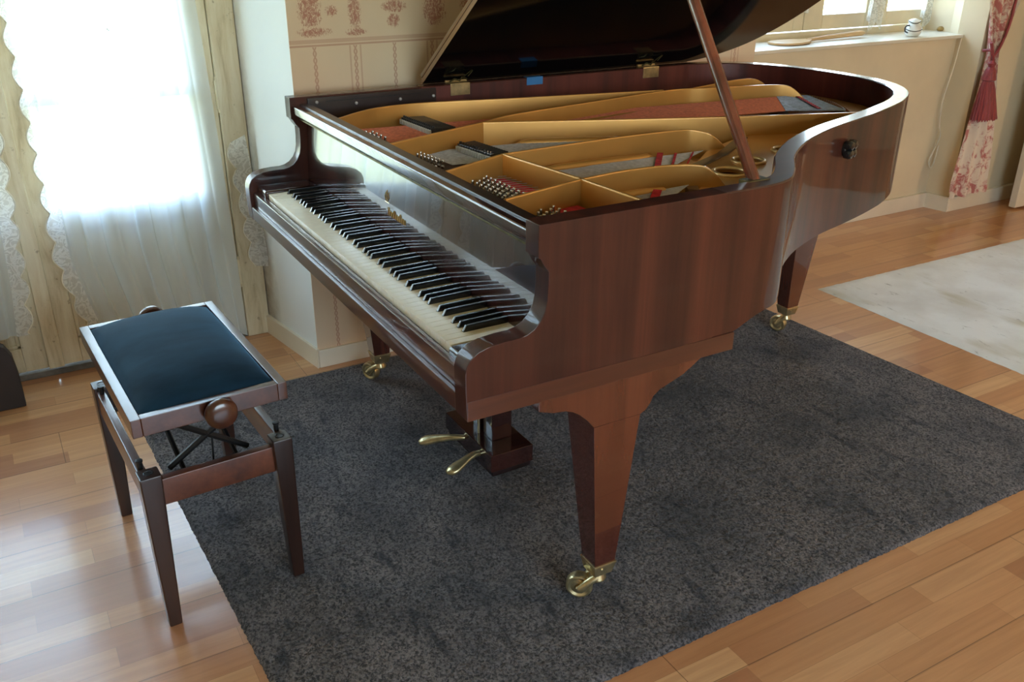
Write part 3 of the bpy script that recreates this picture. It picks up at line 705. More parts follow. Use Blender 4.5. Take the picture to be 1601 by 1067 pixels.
# woven red ribbons between the treble strings, and the bass bridge
def ribbon(a, b, w, mat, name='felt_ribbon', z=0.921):
    a = Vector((a[0], a[1], z)); b = Vector((b[0], b[1], z)); t = (b - a).normalized(); n = Vector((-t.y, t.x, 0)) * w / 2
    bm = bmesh.new(); N = 26; rows = []
    for k in range(N + 1):
        q = a.lerp(b, k / N); zz = 0.0012 * math.cos(k * math.pi)
        rows.append([bm.verts.new(q + n + Vector((0, 0, zz))), bm.verts.new(q - n + Vector((0, 0, zz))), bm.verts.new(q - n + Vector((0, 0, zz - .001))), bm.verts.new(q + n + Vector((0, 0, zz - .001)))])
    for A, B in zip(rows[:-1], rows[1:]):
        for k in range(4): bm.faces.new([A[k], A[(k + 1) % 4], B[(k + 1) % 4], B[k]])
    bm.faces.new(rows[0]); bm.faces.new(rows[-1][::-1])
    return finish(bm, name, mat, PN, ang=80)
ribbon((0.155, 0.900), (0.270, 0.800), 0.016, M['felt_red']); ribbon((0.178, 0.935), (0.280, 0.840), 0.007, M['felt_red'])
ribbon((0.190, 0.985), (0.290, 0.880), 0.004, M['felt_red']); ribbon((0.448, 0.66), (0.500, 0.61), 0.020, M['felt_red'])
ribbon((-0.315, 1.885), (-0.075, 1.755), 0.012, M['felt_red'], z=0.927)
prism('bass_bridge', [(-0.330, 1.765), (-0.095, 1.585), (-0.085, 1.625), (-0.315, 1.80)], 'Z', 0.884, 0.9225, M['darkin'], PN, bev=0.002)
prism('treble_bridge', [(0.06, 1.27), (0.20, 1.06), (0.30, 0.83), (0.45, 0.75), (0.47, 0.77), (0.32, 0.87), (0.22, 1.085), (0.085, 1.285)], 'Z', 0.884, 0.912, M['bronzeboard'], PN, bev=0.002)
bm = bmesh.new()
blathe(bm, [(0.0040, 0), (0.0040, 0.022), (0.0034, 0.0235), (0, 0.024)], (0, 0, 0), (0, 0.12, 1), 8)
btube(bm, [(0.0042 * math.cos(a), 0.001 + 0.0042 * math.sin(a), 0.004 + 0.0012 * a / 3) for a in [k * 0.7 for k in range(20)]], 0.0009, 4)
pinme = bpy.data.meshes.new('tuning_pin'); bm.to_mesh(pinme); bm.free(); pinme.materials.append(M['nickel'])
for p_ in pinme.polygons: p_.use_smooth = True
npin = 0
def pins(a, b, n, rows, dy=0.0185, stag=0.5):
    global npin
    for r_ in range(rows):
        for k in range(n):
            t = (k + (r_ % 3) * stag / 1.5) / n
            if npin >= 100: return
            link('tuning_pin', pinme, None, PN, (a[0] + (b[0] - a[0]) * t, a[1] + (b[1] - a[1]) * t + r_ * dy - (r_ % 2) * 0.002, 0.903)); npin += 1
pins((0.088, 0.312), (0.352, 0.316), 12, 4, 0.0175)
pins((0.385, 0.312), (0.520, 0.316), 6, 4, 0.0185)
pins((-0.215, 0.306), (-0.025, 0.325), 10, 2)
pins((-0.470, 0.300), (-0.350, 0.303), 4, 2)
# hitch pins at the tail: a row of small pins
bm = bmesh.new()
blathe(bm, [(0.0018, 0), (0.0018, 0.012), (0, 0.0125)], (0, 0, 0), (0, 0, 1), 6)
hpm = bpy.data.meshes.new('hitch_pin'); bm.to_mesh(hpm); bm.free(); hpm.materials.append(M['nickel'])
for k in range(22):
    t = k / 21; a = Vector((-0.325, 1.965, 0.906)).lerp(Vector((-0.060, 1.86, 0.906)), t) + Vector((0.01, 0.02, 0)) * math.sin(t * math.pi)
    link('hitch_pin', hpm, None, PN, a)
def damper_row(a, b, n, L=0.065, sk=0.0):
    ax = Vector((b[0] - a[0], b[1] - a[1], 0))
    for k in range(n):
        t = k / (n - 1); c = Vector((a[0], a[1], 0)) + ax * t
        bm = bmesh.new(); bbox(bm, -0.0046, 0.0046, -L / 2, L / 2, 0.917, 0.934, 0.0012, 1)
        bbox(bm, -0.003, 0.003, -L / 2 + 0.006, -L / 2 + 0.012, 0.934, 0.939)
        d = finish(bm, 'damper', M['damper'], PN, loc=(c.x, c.y, 0)); d.rotation_euler = (0, 0, sk)
        box('damper_felt', -0.0044, 0.0044, -L / 2 - 0.006, -L / 2 + 0.001, 0.914, 0.928, M['felt_white'], d, bev=0.001)
damper_row((-0.560, 0.495), (-0.370, 0.505), 18, 0.075, R(-12)); damper_row((-0.160, 0.475), (-0.010, 0.492), 14, 0.060, R(10))

# lid ------------------------------------------------------------------
LA = R(36)
lid_out = [(0.757, 0.619), (0.757, 0.70), (0.751, 0.750), (0.737, 0.792), (0.711, 0.830), (0.661, 0.886), (0.585, 0.966), (0.526, 1.048), (0.470, 1.143), (0.408, 1.284), (0.354, 1.456), (0.302, 1.608), (0.238, 1.764),
           (0.166, 1.889), (0.087, 1.980), (-0.014, 2.046), (-0.130, 2.081), (-0.262, 2.087), (-0.404, 2.070), (-0.535, 2.028), (-0.646, 1.957), (-0.720, 1.854), (-0.754, 1.742), (-0.757, 1.640), (-0.757, 0.619)]
ld = [(v.x + 0.749, v.y) for v in catmull([(p[0], p[1], 0) for p in lid_out], 4)]
def lidmesh(name, poly, z0, z1, mats, bev=0.004):
    bm = bmesh.new(); prism(name, poly, 'Z', z0, z1, None, None, bm=bm)
    bmesh.ops.recalc_face_normals(bm, faces=bm.faces[:])
    es = [e for e in bm.edges if len(e.link_faces) == 2 and e.calc_face_angle(0) > R(60)]
    bmesh.ops.bevel(bm, geom=es, offset=bev, segments=2, affect='EDGES', profile=0.5, clamp_overlap=True)
    me = bpy.data.meshes.new(name); bm.to_mesh(me); bm.free()
    for m_ in mats: me.materials.append(m_)
    for p in me.polygons:
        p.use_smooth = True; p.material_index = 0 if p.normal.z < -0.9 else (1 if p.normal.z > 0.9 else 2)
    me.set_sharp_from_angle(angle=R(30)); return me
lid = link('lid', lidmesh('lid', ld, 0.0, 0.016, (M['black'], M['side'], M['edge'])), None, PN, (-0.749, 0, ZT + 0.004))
lid.rotation_euler = (0, -LA, 0); lid.modifiers.new('weighted', 'WEIGHTED_NORMAL').keep_sharp = True; rim.modifiers.new('weighted', 'WEIGHTED_NORMAL').keep_sharp = True
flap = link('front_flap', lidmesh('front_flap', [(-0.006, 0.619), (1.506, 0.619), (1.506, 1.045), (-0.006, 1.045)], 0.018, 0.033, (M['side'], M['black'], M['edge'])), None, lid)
# hinges
for y in (0.732, 1.53):
    bm = bmesh.new(); bbox(bm, -0.7035, -0.6995, y - 0.036, y + 0.036, 0.960, 0.9975, 0.001); bbox(bm, -0.745, -0.6995, y - 0.036, y + 0.036, 0.9965, 0.9990, 0.001)
    h = finish(bm, 'hinge', M['brass'], PN)
    btb = bmesh.new(); btube(btb, [(-0.735, y - 0.04, 1.001), (-0.735, y + 0.04, 1.001)], 0.005, 8); finish(btb, 'hinge_barrel', M['brass'], h)
    bm = bmesh.new()
    btube(bm, [(-0.72, y - 0.03, 1.002), (-0.712, y - 0.015, 1.012), (-0.705, y, 1.006), (-0.712, y + 0.012, 1.016), (-0.71, y + 0.03, 1.008)], 0.003, 6)
    btube(bm, [(-0.712, y + 0.01, 1.010), (-0.700, y + 0.030, 1.030), (-0.69, y + 0.040, 1.040), (-0.70, y + 0.046, 1.036), (-0.708, y + 0.032, 1.018)], 0.002, 6)
    finish(bm, 'hinge_pin_chain', M['brassdull'], h)
# painter's tape
bm = bmesh.new(); bbox(bm, -0.7022, -0.7012, 0.990, 1.055, 0.972, 0.9972); bbox(bm, -0.725, -0.7012, 0.990, 1.055, 0.9972, 0.9980)
tp = finish(bm, 'tape_strip', M['tape'], PN); tag(tp, 'blue tape')
# prop stick
pb = Vector((0.700, 0.715, 0.985)); ptop = Vector((0.713 - 0.588 * 0.86, 0.717, 1.0 + 0.809 * 0.86 - 0.012))
d = (ptop - pb).normalized(); a = d.cross(Vector((0, 1, 0))).normalized(); b = Vector((0, 1, 0))
bm = bmesh.new(); rings = []
for t in (0, 1):
    c_ = pb.lerp(ptop, t); rad = 0.0120 - 0.001 * t
    rings.append([bm.verts.new(c_ + (a * math.cos(k * math.pi / 8) * (1.0) + b * math.sin(k * math.pi / 8)) * rad * (1.12 if k % 4 == 2 else 1)) for k in range(16)])
for k in range(16): bm.faces.new([rings[0][k], rings[0][(k + 1) % 16], rings[1][(k + 1) % 16], rings[1][k]])
bm.faces.new(rings[0]); bm.faces.new(rings[1][::-1])
prop = finish(bm, 'prop_stick', M['prop'], PN, ang=50)
box('prop_socket', 0.680, 0.712, 0.685, 0.745, 0.978, 0.9985, M['brassdull'], PN, bev=0.002)

# round lock knob pair on the curved side
kx = Vector((0.372, 1.372, 0.925))
nrm = Vector((0.945, 0.325, 0)).normalized(); tg = Vector((-0.325, 0.945, 0)).normalized()
bm = bmesh.new(); blathe(bm, [(0.022, -0.006), (0.022, 0.006), (0.015, 0.014), (0, 0.016)], kx, nrm, 20)
for q in range(4):
    an = R(45 + 90 * q); c0 = kx + nrm * 0.012 + tg * 0.016 * math.cos(an) + Vector((0, 0, 1)) * 0.016 * math.sin(an)
    blathe(bm, [(0.013, -0.008), (0.0145, 0.004), (0.011, 0.012), (0.004, 0.015), (0, 0.0155)], c0, nrm, 14)
COLk = finish(bm, 'rosette_knob', M['ebony'], PN)

# lyre with pedals
box('pedal_box', -0.122, 0.168, 0.368, 0.505, 0.075, 0.130, M['gloss'], PN, bev=0.003)
box('pedal_box_base', -0.118, 0.164, 0.374, 0.500, 0.058, 0.076, M['darkin'], PN, bev=0.004)
bm = bmesh.new(); bbox(bm, -0.022, 0.020, 0.410, 0.470, 0.130, 0.645, 0.004); bbox(bm, 0.042, 0.098, 0.410, 0.475, 0.130, 0.645, 0.004)
finish(bm, 'lyre_post', M['gloss'], PN)
tube('pedal_rod', [(0.034, 0.40, 0.13), (0.034, 0.40, 0.645)], 0.004, M['brass'], PN)
def pedal(x, xt):
    bm = bmesh.new()
    c = [(x + (xt - x) * t, yy, zz) for t, yy, zz in ((0, 0.372, 0.104), (0.1, 0.352, 0.106), (0.35, 0.332, 0.101), (0.7, 0.308, 0.090), (0.95, 0.286, 0.081), (1.0, 0.272, 0.077), (1.0, 0.260, 0.076))]
    wd = [0.009, 0.0105, 0.013, 0.0175, 0.0215, 0.0180, 0.008]; hh = [0.008, 0.009, 0.0095, 0.0105, 0.0125, 0.011, 0.005]
    rows = []
    for (cx, cy, cz), w, h in zip(c, wd, hh):
        rows.append([bm.verts.new((cx + w * math.cos(k * math.pi / 6), cy, cz + h * math.sin(k * math.pi / 6))) for k in range(12)])
    for A, B in zip(rows[:-1], rows[1:]):
        for k in range(12): bm.faces.new([A[k], A[(k + 1) % 12], B[(k + 1) % 12], B[k]])
    bm.faces.new(rows[0]); bm.faces.new(rows[-1][::-1])
    return finish(bm, 'pedal', M['brass'], PN, ang=70)
pedal(0.000, -0.080); pedal(0.098, 0.104)

# legs
def frustum(bm, b0, b1, z0, z1, bev=0.002):
    """b = (x0,x1,y0,y1) at z0 and z1"""
    v = [bm.verts.new((x, y, z0)) for x, y in ((b0[0], b0[2]), (b0[1], b0[2]), (b0[1], b0[3]), (b0[0], b0[3]))] + [bm.verts.new((x, y, z1)) for x, y in ((b1[0], b1[2]), (b1[1], b1[2]), (b1[1], b1[3]), (b1[0], b1[3]))]
    fs = [bm.faces.new([v[i] for i in f]) for f in ((3, 2, 1, 0), (4, 5, 6, 7), (0, 1, 5, 4), (1, 2, 6, 5), (2, 3, 7, 6), (3, 0, 4, 7))]
    if bev: bmesh.ops.bevel(bm, geom=list({e for f in fs for e in f.edges}), offset=bev, segments=2, affect='EDGES', profile=0.5)
def caster(parent, cx, cy, wx, wy, zt, foot=0.0125, name='caster'):
    """stem under (cx, cy), wheel centred on (wx, wy)"""
    wr = 0.0325; zc = foot + wr; u = Vector((cx - wx, cy - wy, 0)).normalized(); v = Vector((-u.y, u.x, 0))
    c = Vector((cx, cy, 0)); w0 = Vector((wx, wy, zc))
    bm = bmesh.new()
    blathe(bm, [(0.020, 0.0), (0.021, 0.006), (0.016, 0.014), (0.016, 0.024)], (cx, cy, zt - 0.024), (0, 0, 1), 16)
    for s in (-1, 1):      # fork cheeks
        p0 = w0 + v * s * 0.0195; p1 = c + v * s * 0.010 + Vector((0, 0, zt - 0.014))
        pts = [p0 - u * 0.006, p0 + u * 0.004, p0.lerp(p1, 0.5) + v * s * 0.004 + Vector((0, 0, 0.003)), p1]
        btube(bm, pts, [0.006, 0.0105, 0.010, 0.009], 8)
    btube(bm, [w0 - v * 0.024, w0 + v * 0.024], 0.005, 8)
    cst = finish(bm, name, M['brass'], parent, ang=45)
    bm = bmesh.new(); blathe(bm, [(0.004, -0.009), (0.010, -0.0125), (wr - .012, -0.010), (wr - .006, -0.013), (wr - .002, -0.012), (wr, -0.008), (wr, 0.008), (wr - .002, 0.012), (wr - .006, 0.013), (wr - .012, 0.010), (0.010, 0.0125), (0.004, 0.009)], w0, v, 32)
    finish(bm, 'caster_wheel', M['brass'], cst, ang=40)
    return cst
ZL = 0.125
def leg_with(top, bot, wheel, br):
    """top, bot: (x0, x1, y0, y1); wheel: centre of the caster wheel; br: bracket x range"""
    bm = bmesh.new(); frustum(bm, bot, top, ZL, 0.531)
    L = finish(bm, 'leg', M['leg'], PN, ang=30)
    if br:
        pr = [(0.165, 0.6385), (0.165, 0.606), (0.200, 0.594), (0.229, 0.590), (0.247, 0.583), (0.264, 0.572), (0.284, 0.553), (0.302, 0.531), (0.423, 0.531), (0.436, 0.537), (0.446, 0.549), (0.455, 0.567), (0.473, 0.579), (0.501, 0.588), (0.530, 0.598), (0.552, 0.610), (0.575, 0.625), (0.600, 0.6385)]
        prism('leg_bracket', pr, 'X', br[0], br[1], M['leg'], L, bev=0.002)
    x0, x1, y0, y1 = bot
    bm = bmesh.new(); frustum(bm, (x0 + .004, x1 - .004, y0 + .004, y1 - .004), (x0 - .002, x1 + .002, y0 - .002, y1 + .002), ZL - 0.030, ZL - 0.001, 0.001)
    frustum(bm, (x0 - .003, x1 + .003, y0 - .003, y1 + .003), (x0 - .003, x1 + .003, y0 - .003, y1 + .003), ZL - 0.001, ZL + 0.005, 0.001)
    for yy in (y0 + 0.35 * (y1 - y0),): blathe(bm, [(0.003, 0), (0.003, 0.002), (0, 0.003)], (x1 + .001, yy, ZL - 0.008), (1, 0, 0), 8)
    finish(bm, 'ferrule', M['brass'], L)
    caster(L, (x0 + x1) / 2, (y0 + y1) / 2, wheel[0], wheel[1], ZL - 0.030)
    return L
leg_with((0.632, 0.736, 0.302, 0.423), (0.651, 0.706, 0.347, 0.403), (0.652, 0.343), (0.618, 0.7365))
leg_with((-0.725, -0.621, 0.302, 0.423), (-0.648, -0.593, 0.330, 0.386), (-0.660, 0.338), (-0.7365, -0.618))
LT = leg_with((-0.292, -0.172, 1.845, 1.975), (-0.262, -0.208, 1.886, 1.942), (-0.262, 1.905), None)
bm = bmesh.new(); frustum(bm, (-0.292, -0.172, 1.845, 1.975), (-0.310, -0.150, 1.82, 2.0), 0.531, 0.70); finish(bm, 'leg_top', M['leg'], LT, ang=30)
# struts under the case (hidden beams that carry the legs)
box('leg_beam', -0.70, 0.70, 0.66, 0.72, 0.70, 0.745, M['darkin'], PN, bev=0.003)
box('leg_beam', -0.30, -0.17, 0.72, 2.00, 0.695, 0.745, M['darkin'], PN, bev=0.003)

# warm fill light added out of view, built as an invented pendant lamp
PL = tag(empty('added_fill_lamp', (0, 0, 0)), 'unseen white pendant lamp added to give the room warm fill light', 'lamp')
LX, LY, LZ = 3.3, 4.3, 2.12
tube('fill_lamp_cord', [(LX, LY, LZ + 0.14), (LX, LY, H - 0.01)], 0.004, M['blackmetal'], PN and PL)
lathe('fill_lamp_rose', [(0.05, 0), (0.045, -0.02), (0.01, -0.03), (0, -0.03)], (LX, LY, H - 0.001), (0, 0, 1), M['china'], PL, 20)
lathe('fill_lamp_shade', [(0.03, 0.15), (0.06, 0.14), (0.13, 0.08), (0.19, 0.0), (0.186, 0.0), (0.127, 0.077), (0.057, 0.135), (0.03, 0.146)], (LX, LY, LZ), (0, 0, 1), M['china'], PL, 32)
l_ = bpy.data.lights.new('warm_fill_light', 'POINT'); l_.energy = 75; l_.color = (1.0, 0.72, 0.45); l_.shadow_soft_size = 0.06
lo_ = bpy.data.objects.new('warm_fill_light', l_); COL.objects.link(lo_); lo_.location = (LX, LY, LZ + 0.03); lo_.parent = PL

# ------------------------------------------------------------------ rugs
def rug(name, quad, z, mat, step, amp, bor=0.0):
    a, b, c_, d_ = [Vector((q[0], q[1], 0)) for q in quad]   # around
    nu = int((b - a).length / step); nv = int((d_ - a).length / step)
    bm = bmesh.new(); vs = []
    for i in range(nu + 1):
        row = []
        for j in range(nv + 1):
            u, v = i / nu, j / nv
            p = (a.lerp(b, u)).lerp(d_.lerp(c_, u), v)
            edge = min(u * nu, (1 - u) * nu, v * nv, (1 - v) * nv)
            h = z + amp * (noise.noise(p * 60) * 0.5 + random.uniform(-0.5, 0.5)) if edge > 0 else 0.0005
            if edge == 0: p = p + Vector((random.uniform(-1, 1), random.uniform(-1, 1), 0)) * 0.0016
            elif edge < 1.5: h = z * 0.8
            row.append(bm.verts.new((p.x, p.y, h)))
        vs.append(row)
    for i in range(nu):
        for j in range(nv): bm.faces.new([vs[i][j], vs[i + 1][j], vs[i + 1][j + 1], vs[i][j + 1]])
    return finish(bm, name, mat, ang=180)
r1 = rug('area_rug', [(-0.805, -0.437), (0.900, -0.368), (0.903, 2.118), (-0.805, 2.018)], 0.0095, M['rug'], 0.0065, 0.0045)
tag(r1, 'large dark charcoal shaggy rug under the piano', 'rug')
r2 = rug('area_rug', [(-0.522, 2.413), (1.45, 2.428), (1.45, 4.55), (-0.500, 4.53)], 0.007, M['rug2'], 0.02, 0.001)
tag(r2, 'off-white rug with faint grey distressed pattern on the parquet beyond the piano', 'rug')

# ------------------------------------------------------------------ piano bench
BN = tag(empty('piano_bench', (-0.008, -0.384, 0), R(3.2)), 'walnut adjustable piano bench with dark blue velvet seat, half on the rug', 'bench')
hx, hy = 0.281, 0.1665
bm = bmesh.new(); t_ = 0.021; zt_, zb_ = 0.555, 0.512
for (x0, x1, y0, y1) in ((-hx, hx, -hy, -hy + t_), (-hx, hx, hy - t_, hy), (-hx, -hx + t_, -hy + t_, hy - t_), (hx - t_, hx, -hy + t_, hy - t_)):
    bbox(bm, x0, x1, y0, y1, zb_, zt_, 0.002)
bbox(bm, -hx + .01, hx - .01, -hy + .01, hy - .01, zb_ + 0.006, zb_ + 0.02)
finish(bm, 'seat_frame', M['benchframe'], BN)
def cush(u, v):
    x = -hx + t_ + 0.001 + (2 * hx - 2 * t_ - 0.002) * u; y = -hy + t_ + 0.001 + (2 * hy - 2 * t_ - 0.002) * v
    k = (1 - abs(2 * u - 1) ** 3.2) * (1 - abs(2 * v - 1) ** 2.6)
    h = 0.550 + 0.050 * max(0, k) ** 0.55 + 0.0015 * noise.noise(Vector((x * 9, y * 9, 2)))
    return (x, y, h)
cu = grid('seat_cushion', cush, 60, 40, M['velvet'], BN)
LT_, LB = 0.0235, 0.0145
for sx_ in (-1, 1):
    for sy_ in (-1, 1):
        cx, cy = sx_ * 0.248, sy_ * 0.146; bx, by = sx_ * 0.254, sy_ * 0.150
        bm = bmesh.new()
        frustum(bm, (bx - LB, bx + LB, by - LB, by + LB), (cx - LT_, cx + LT_, cy - LT_, cy + LT_), 0.012 if sy_ > 0 else 0.0, 0.405, 0.004)
        leg = finish(bm, 'leg', M['benchleg'], BN, ang=40)
        lathe('peg_hole', [(0.0105, 0), (0.0115, 0.0012), (0.0085, 0.0016), (0.008, 0.0006), (0, 0.0006)], (cx, cy, 0.4045), (0, 0, 1), M['blackmetal'], leg, 16)
box('end_apron', 0.236, 0.258, -0.126, 0.126, 0.320, 0.386, M['benchwood'], BN, bev=0.003)
box('end_apron', -0.258, -0.236, -0.126, 0.126, 0.320, 0.386, M['benchwood'], BN, bev=0.003)
box('side_apron', -0.226, 0.226, -0.164, -0.144, 0.330, 0.396, M['benchwood'], BN, bev=0.003)
box('side_apron', -0.226, 0.226, 0.144, 0.164, 0.330, 0.396, M['benchwood'], BN, bev=0.003)
for sx_ in (-1, 1):
    prof = [(0.012, 0), (0.012, 0.006), (0.030, 0.008), (0.0345, 0.014), (0.0350, 0.022), (0.033, 0.029), (0.028, 0.034), (0.015, 0.036), (0, 0.0365)]
    lathe('height_knob', prof, (sx_ * 0.281, 0.012, 0.530), (sx_, 0, 0), M['benchframe'], BN, 32)
# scissor mechanism
bm = bmesh.new()
for yy in (-0.06, 0.06):
    for s in (-1, 1):
        btube(bm, [(-0.20 * s, yy, 0.345), (0.20 * s, yy + 0.008 * s, 0.505)], 0.006, 6)
for s in (-1, 1):
    p0, p1 = Vector((0.175, -0.09 * s, 0.36)), Vector((0.205, 0.10 * s, 0.505))
    btube(bm, [p0, p1], 0.0075, 6); btube(bm, [(-p0.x, p0.y, p0.z), (-p1.x, p1.y, p1.z)], 0.0075, 6)
btube(bm, [(0.19, -0.14, 0.352), (0.19, 0.14, 0.352)], 0.005, 6); btube(bm, [(-0.19, -0.14, 0.352), (-0.19, 0.14, 0.352)], 0.005, 6)
btube(bm, [(-0.27, 0.012, 0.505), (0.28, 0.012, 0.512)], 0.005, 8)
btube(bm, [(0.19, 0.005, 0.352), (0.19, 0.012, 0.44)], 0.0025, 6)
finish(bm, 'scissor_lift', M['blackmetal'], BN)
for sx_ in (-1, 1):
    for sy_ in (-1, 1):
        lathe('stop_peg', [(0.006, 0), (0.006, 0.018), (0.008, 0.02), (0.008, 0.024), (0, 0.0255)], (sx_ * 0.205, sy_ * 0.154, 0.394), (0, 0, 1), M['blackmetal'], BN, 12)

# ------------------------------------------------------------------ curtains
def scallop(z, z0, z1, n, amp):
    t = (z - z0) / (z1 - z0) * n; return amp * abs(math.sin(math.pi * t))
def curtain(name, yl, yr, ztop, zbot_l, zbot_r, x0, folds, label, lace_side, amp=0.012, lacew=0.046, group=None):
    """yl(z), yr(z) give the side edges; lace runs down lace_side"""
    root = tag(empty(name, (0, 0, 0)), label, 'curtain', group)
    def P(u, v):
        zb = zbot_l + (zbot_r - zbot_l) * u; z = zb + (ztop - zb) * v
        l, r_ = yl(z), yr(z)
        y = l + (r_ - l) * u
        f = math.sin(u * folds * 2 * math.pi + 1.3 * math.sin(z * 1.7)) + 0.45 * math.sin(u * folds * 4.7 * math.pi + 2 + z)
        x = x0 + amp * f * (0.55 + 0.45 * (1 - v))
        return (x, y + 0.006 * math.sin(u * folds * 4 * math.pi + z * 2), z)
    grid('voile', P, 110, 60, M['sheer'], root)
    # lace border with scalloped outer edge
    nseg = 14
    def L(u, v):
        zb = zbot_l if lace_side < 0 else zbot_r
        z = zb + (ztop - zb) * v
        e = yl(z) if lace_side < 0 else yr(z)
        base = P(0.0 if lace_side < 0 else 1.0, v)
        out = lace_side * (lacew * 0.55 + scallop(z, 0, 1.0, 10, lacew * 0.45))
        y = base[1] + (-lace_side) * 0.008 * (1 - u) + out * u
        return (base[0] + 0.004 + 0.006 * math.sin(z * 31) * u, y, z)
    grid('lace_border', L, 6, 320, M['lace'], root)
    bm = bmesh.new(); btube(bm, [Vector(L(1.0, k / 320)) + Vector((0.001, 0, 0)) for k in range(321)], 0.0022, 5); finish(bm, 'scalloped_cord', M['cord'], root, ang=80)
    # bottom lace hem
    def Hm(u, v):
        b = P(u, 0); d_ = 0.045 + scallop(u, 0, 1, 8, 0.02)
        return (b[0] + 0.003, b[1], b[2] + 0.02 - (d_) * (1 - v) * 0.6)
    return root
# middle curtain: hangs in front of the right leaf
def yl1(z): return -0.520 + (0.10 * max(0, (0.45 - z) / 0.45) ** 1.2) - 0.02 * max(0, (z - 1.0))
def yr1(z): return 0.052 - 0.033 * max(0, z) ** 1.0 * 0.9
curtain('sheer_curtain', yl1, yr1, 2.15, 0.165, 0.022, -1.225, 5, 'white sheer curtain with scalloped lace edge hanging over the right door leaf', -1)
def yr2(z): return -0.706 + 0.045 * min(1.5, max(0, z - 0.2)) - 0.05 * max(0, 0.35 - z)
def yl2(z): return -1.25
curtain('sheer_curtain', yl2, yr2, 2.15, 0.10, 0.19, -1.225, 5, 'white sheer lace-edged curtain cut by the left edge of the photo', 1)
# loose lace strip by the jamb
def strip(u, v):
    z = 0.292 + (0.765 - 0.292) * v; yc0 = 0.162 - 0.035 * v ** 1.2
    w = 0.046 + scallop(z, 0.292, 0.765, 5.0, 0.024) * 0.8
    return (-1.236 + 0.005 * math.sin(v * 17) * u + 0.03 * (1 - u), yc0 - w * u + 0.02 * (1 - v) * 0, z + 0.03 * (1 - u) * v)
ls = tag(grid('lace_strip', strip, 8, 90, M['lace']), 'narrow strip of scalloped white lace hanging on the door jamb beside the keyboard end', 'lace')
bm = bmesh.new(); btube(bm, [Vector(strip(1.0, k / 90)) + Vector((0.001, 0, 0)) for k in range(91)], 0.002, 5); finish(bm, 'scalloped_cord', M['cord'], ls, ang=80)
# butterfly clip on the voile
bm = bmesh.new()
def ring(pts): btube(bm, [(-1.200, y, z) for y, z in pts], 0.0011, 5, closed=True)
ring([(-0.282, 1.160), (-0.288, 1.180), (-0.278, 1.198), (-0.268, 1.186), (-0.266, 1.168)]); ring([(-0.266, 1.160), (-0.260, 1.176), (-0.248, 1.172), (-0.240, 1.152), (-0.252, 1.142)])
btube(bm, [(-1.200, -0.274, 1.175), (-1.200, -0.252, 1.158)], 0.0011, 5)
tag(finish(bm, 'butterfly_ornament', M['wirec']), 'tiny blue-grey wire butterfly pinned high on the sheer curtain', 'ornament')
# curtain rods (above the frame)
for (a_, b_) in ((-0.58, 0.05), (-1.28, -0.64)):
    rd = tube('curtain_rod', [(-1.225, a_, 2.155), (-1.225, b_, 2.155)], 0.006, M['brassdull'])
    tag(rd, 'thin rod carrying the %s sheer curtain above the frame' % ('middle' if a_ > -0.6 else 'left'), 'curtain rod')

# small lace panels on the window sashes
def cafe(y0, y1, label):
    def P(u, v):
        z = 0.995 + (2.05 - 0.995) * v; w = (y1 - y0)
        y = y0 + w * u * (1 - 0.25 * (1 - v) * 0) + 0.012 * math.sin(v * 7); return (-1.385 + 0.010 * math.sin(u * 14), y, z + (0.03 * math.cos(u * 9) if v == 0 else 0))
    return tag(grid('cafe_curtain', P, 24, 40, M['lace']), label, 'curtain')
cafe(3.485, 3.600, 'gathered white lace panel on the window mullion above the paddle handle')
cafe(3.915, 4.065, 'gathered white lace panel at the right end of the window above the jug')

# toile curtain with tassel tieback
def tz(u, v):
    z = 0.128 + (2.25 - 0.128) * v
    # left/right edges by height
    def interp(tab, z):
        for (z0, a0), (z1, a1) in zip(tab[:-1], tab[1:]):
            if z <= z1: return a0 + (a1 - a0) * (z - z0) / (z1 - z0)
        return tab[-1][1]
    l = interp([(0.12, 3.905), (0.20, 3.895), (0.48, 3.925), (0.86, 3.990), (0.93, 3.975), (1.14, 3.900), (2.25, 3.80)], z)
    r_ = interp([(0.12, 4.225), (0.32, 4.20), (0.48, 4.165), (0.86, 4.055), (0.93, 4.06), (1.14, 4.15), (2.25, 4.55)], z)
    y = l + (r_ - l) * u
    x = -0.985 + 0.018 * math.sin(u * 20 + 0.6 * math.sin(z * 3)) + 0.008 * math.sin(u * 37 + z)
    return (x, y, z)
tcu = tag(grid('toile_curtain', tz, 60, 60, M['toile']), 'cream curtain with red toile print hanging right of the window niche', 'curtain')
def hemf(u, v):
    p = tz(u, 0); return (p[0] + 0.006, p[1], 0.098 + 0.045 * v + 0.004 * math.sin(u * 31))
grid('hem', hemf, 60, 3, M['toile'], tcu)
TT = tag(empty('curtain_tieback', (-0.945, 4.0, 0.86)), 'dark red cord tieback with large tassel around the toile curtain', 'curtain tieback')
TT.location = (0, 0, 0)
ty = 3.985
tube('cord', catmull([(-1.00, 3.965, 0.885), (-0.955, 3.968, 0.89), (-0.948, ty, 0.862), (-0.95, 4.035, 0.92), (-0.955, 4.075, 1.02), (-0.965, 4.10, 1.14), (-0.99, 4.17, 1.36), (-1.04, 4.22, 1.45)], 5), 0.008, M['tassel'], TT, 8)
tube('cord', catmull([(-0.955, 3.955, 0.93), (-0.948, ty - 0.01, 0.87), (-0.946, ty + .004, 0.84), (-0.946, ty, 0.80)], 5), 0.009, M['tassel'], TT, 8)
lathe('tassel_knot', [(0.010, 0), (0.022, -0.012), (0.016, -0.03), (0.026, -0.045), (0.034, -0.075), (0.038, -0.095), (0.030, -0.102), (0, -0.103)], (-0.946, ty, 0.838), (0, 0, 1.0), M['tassel'], TT, 20)
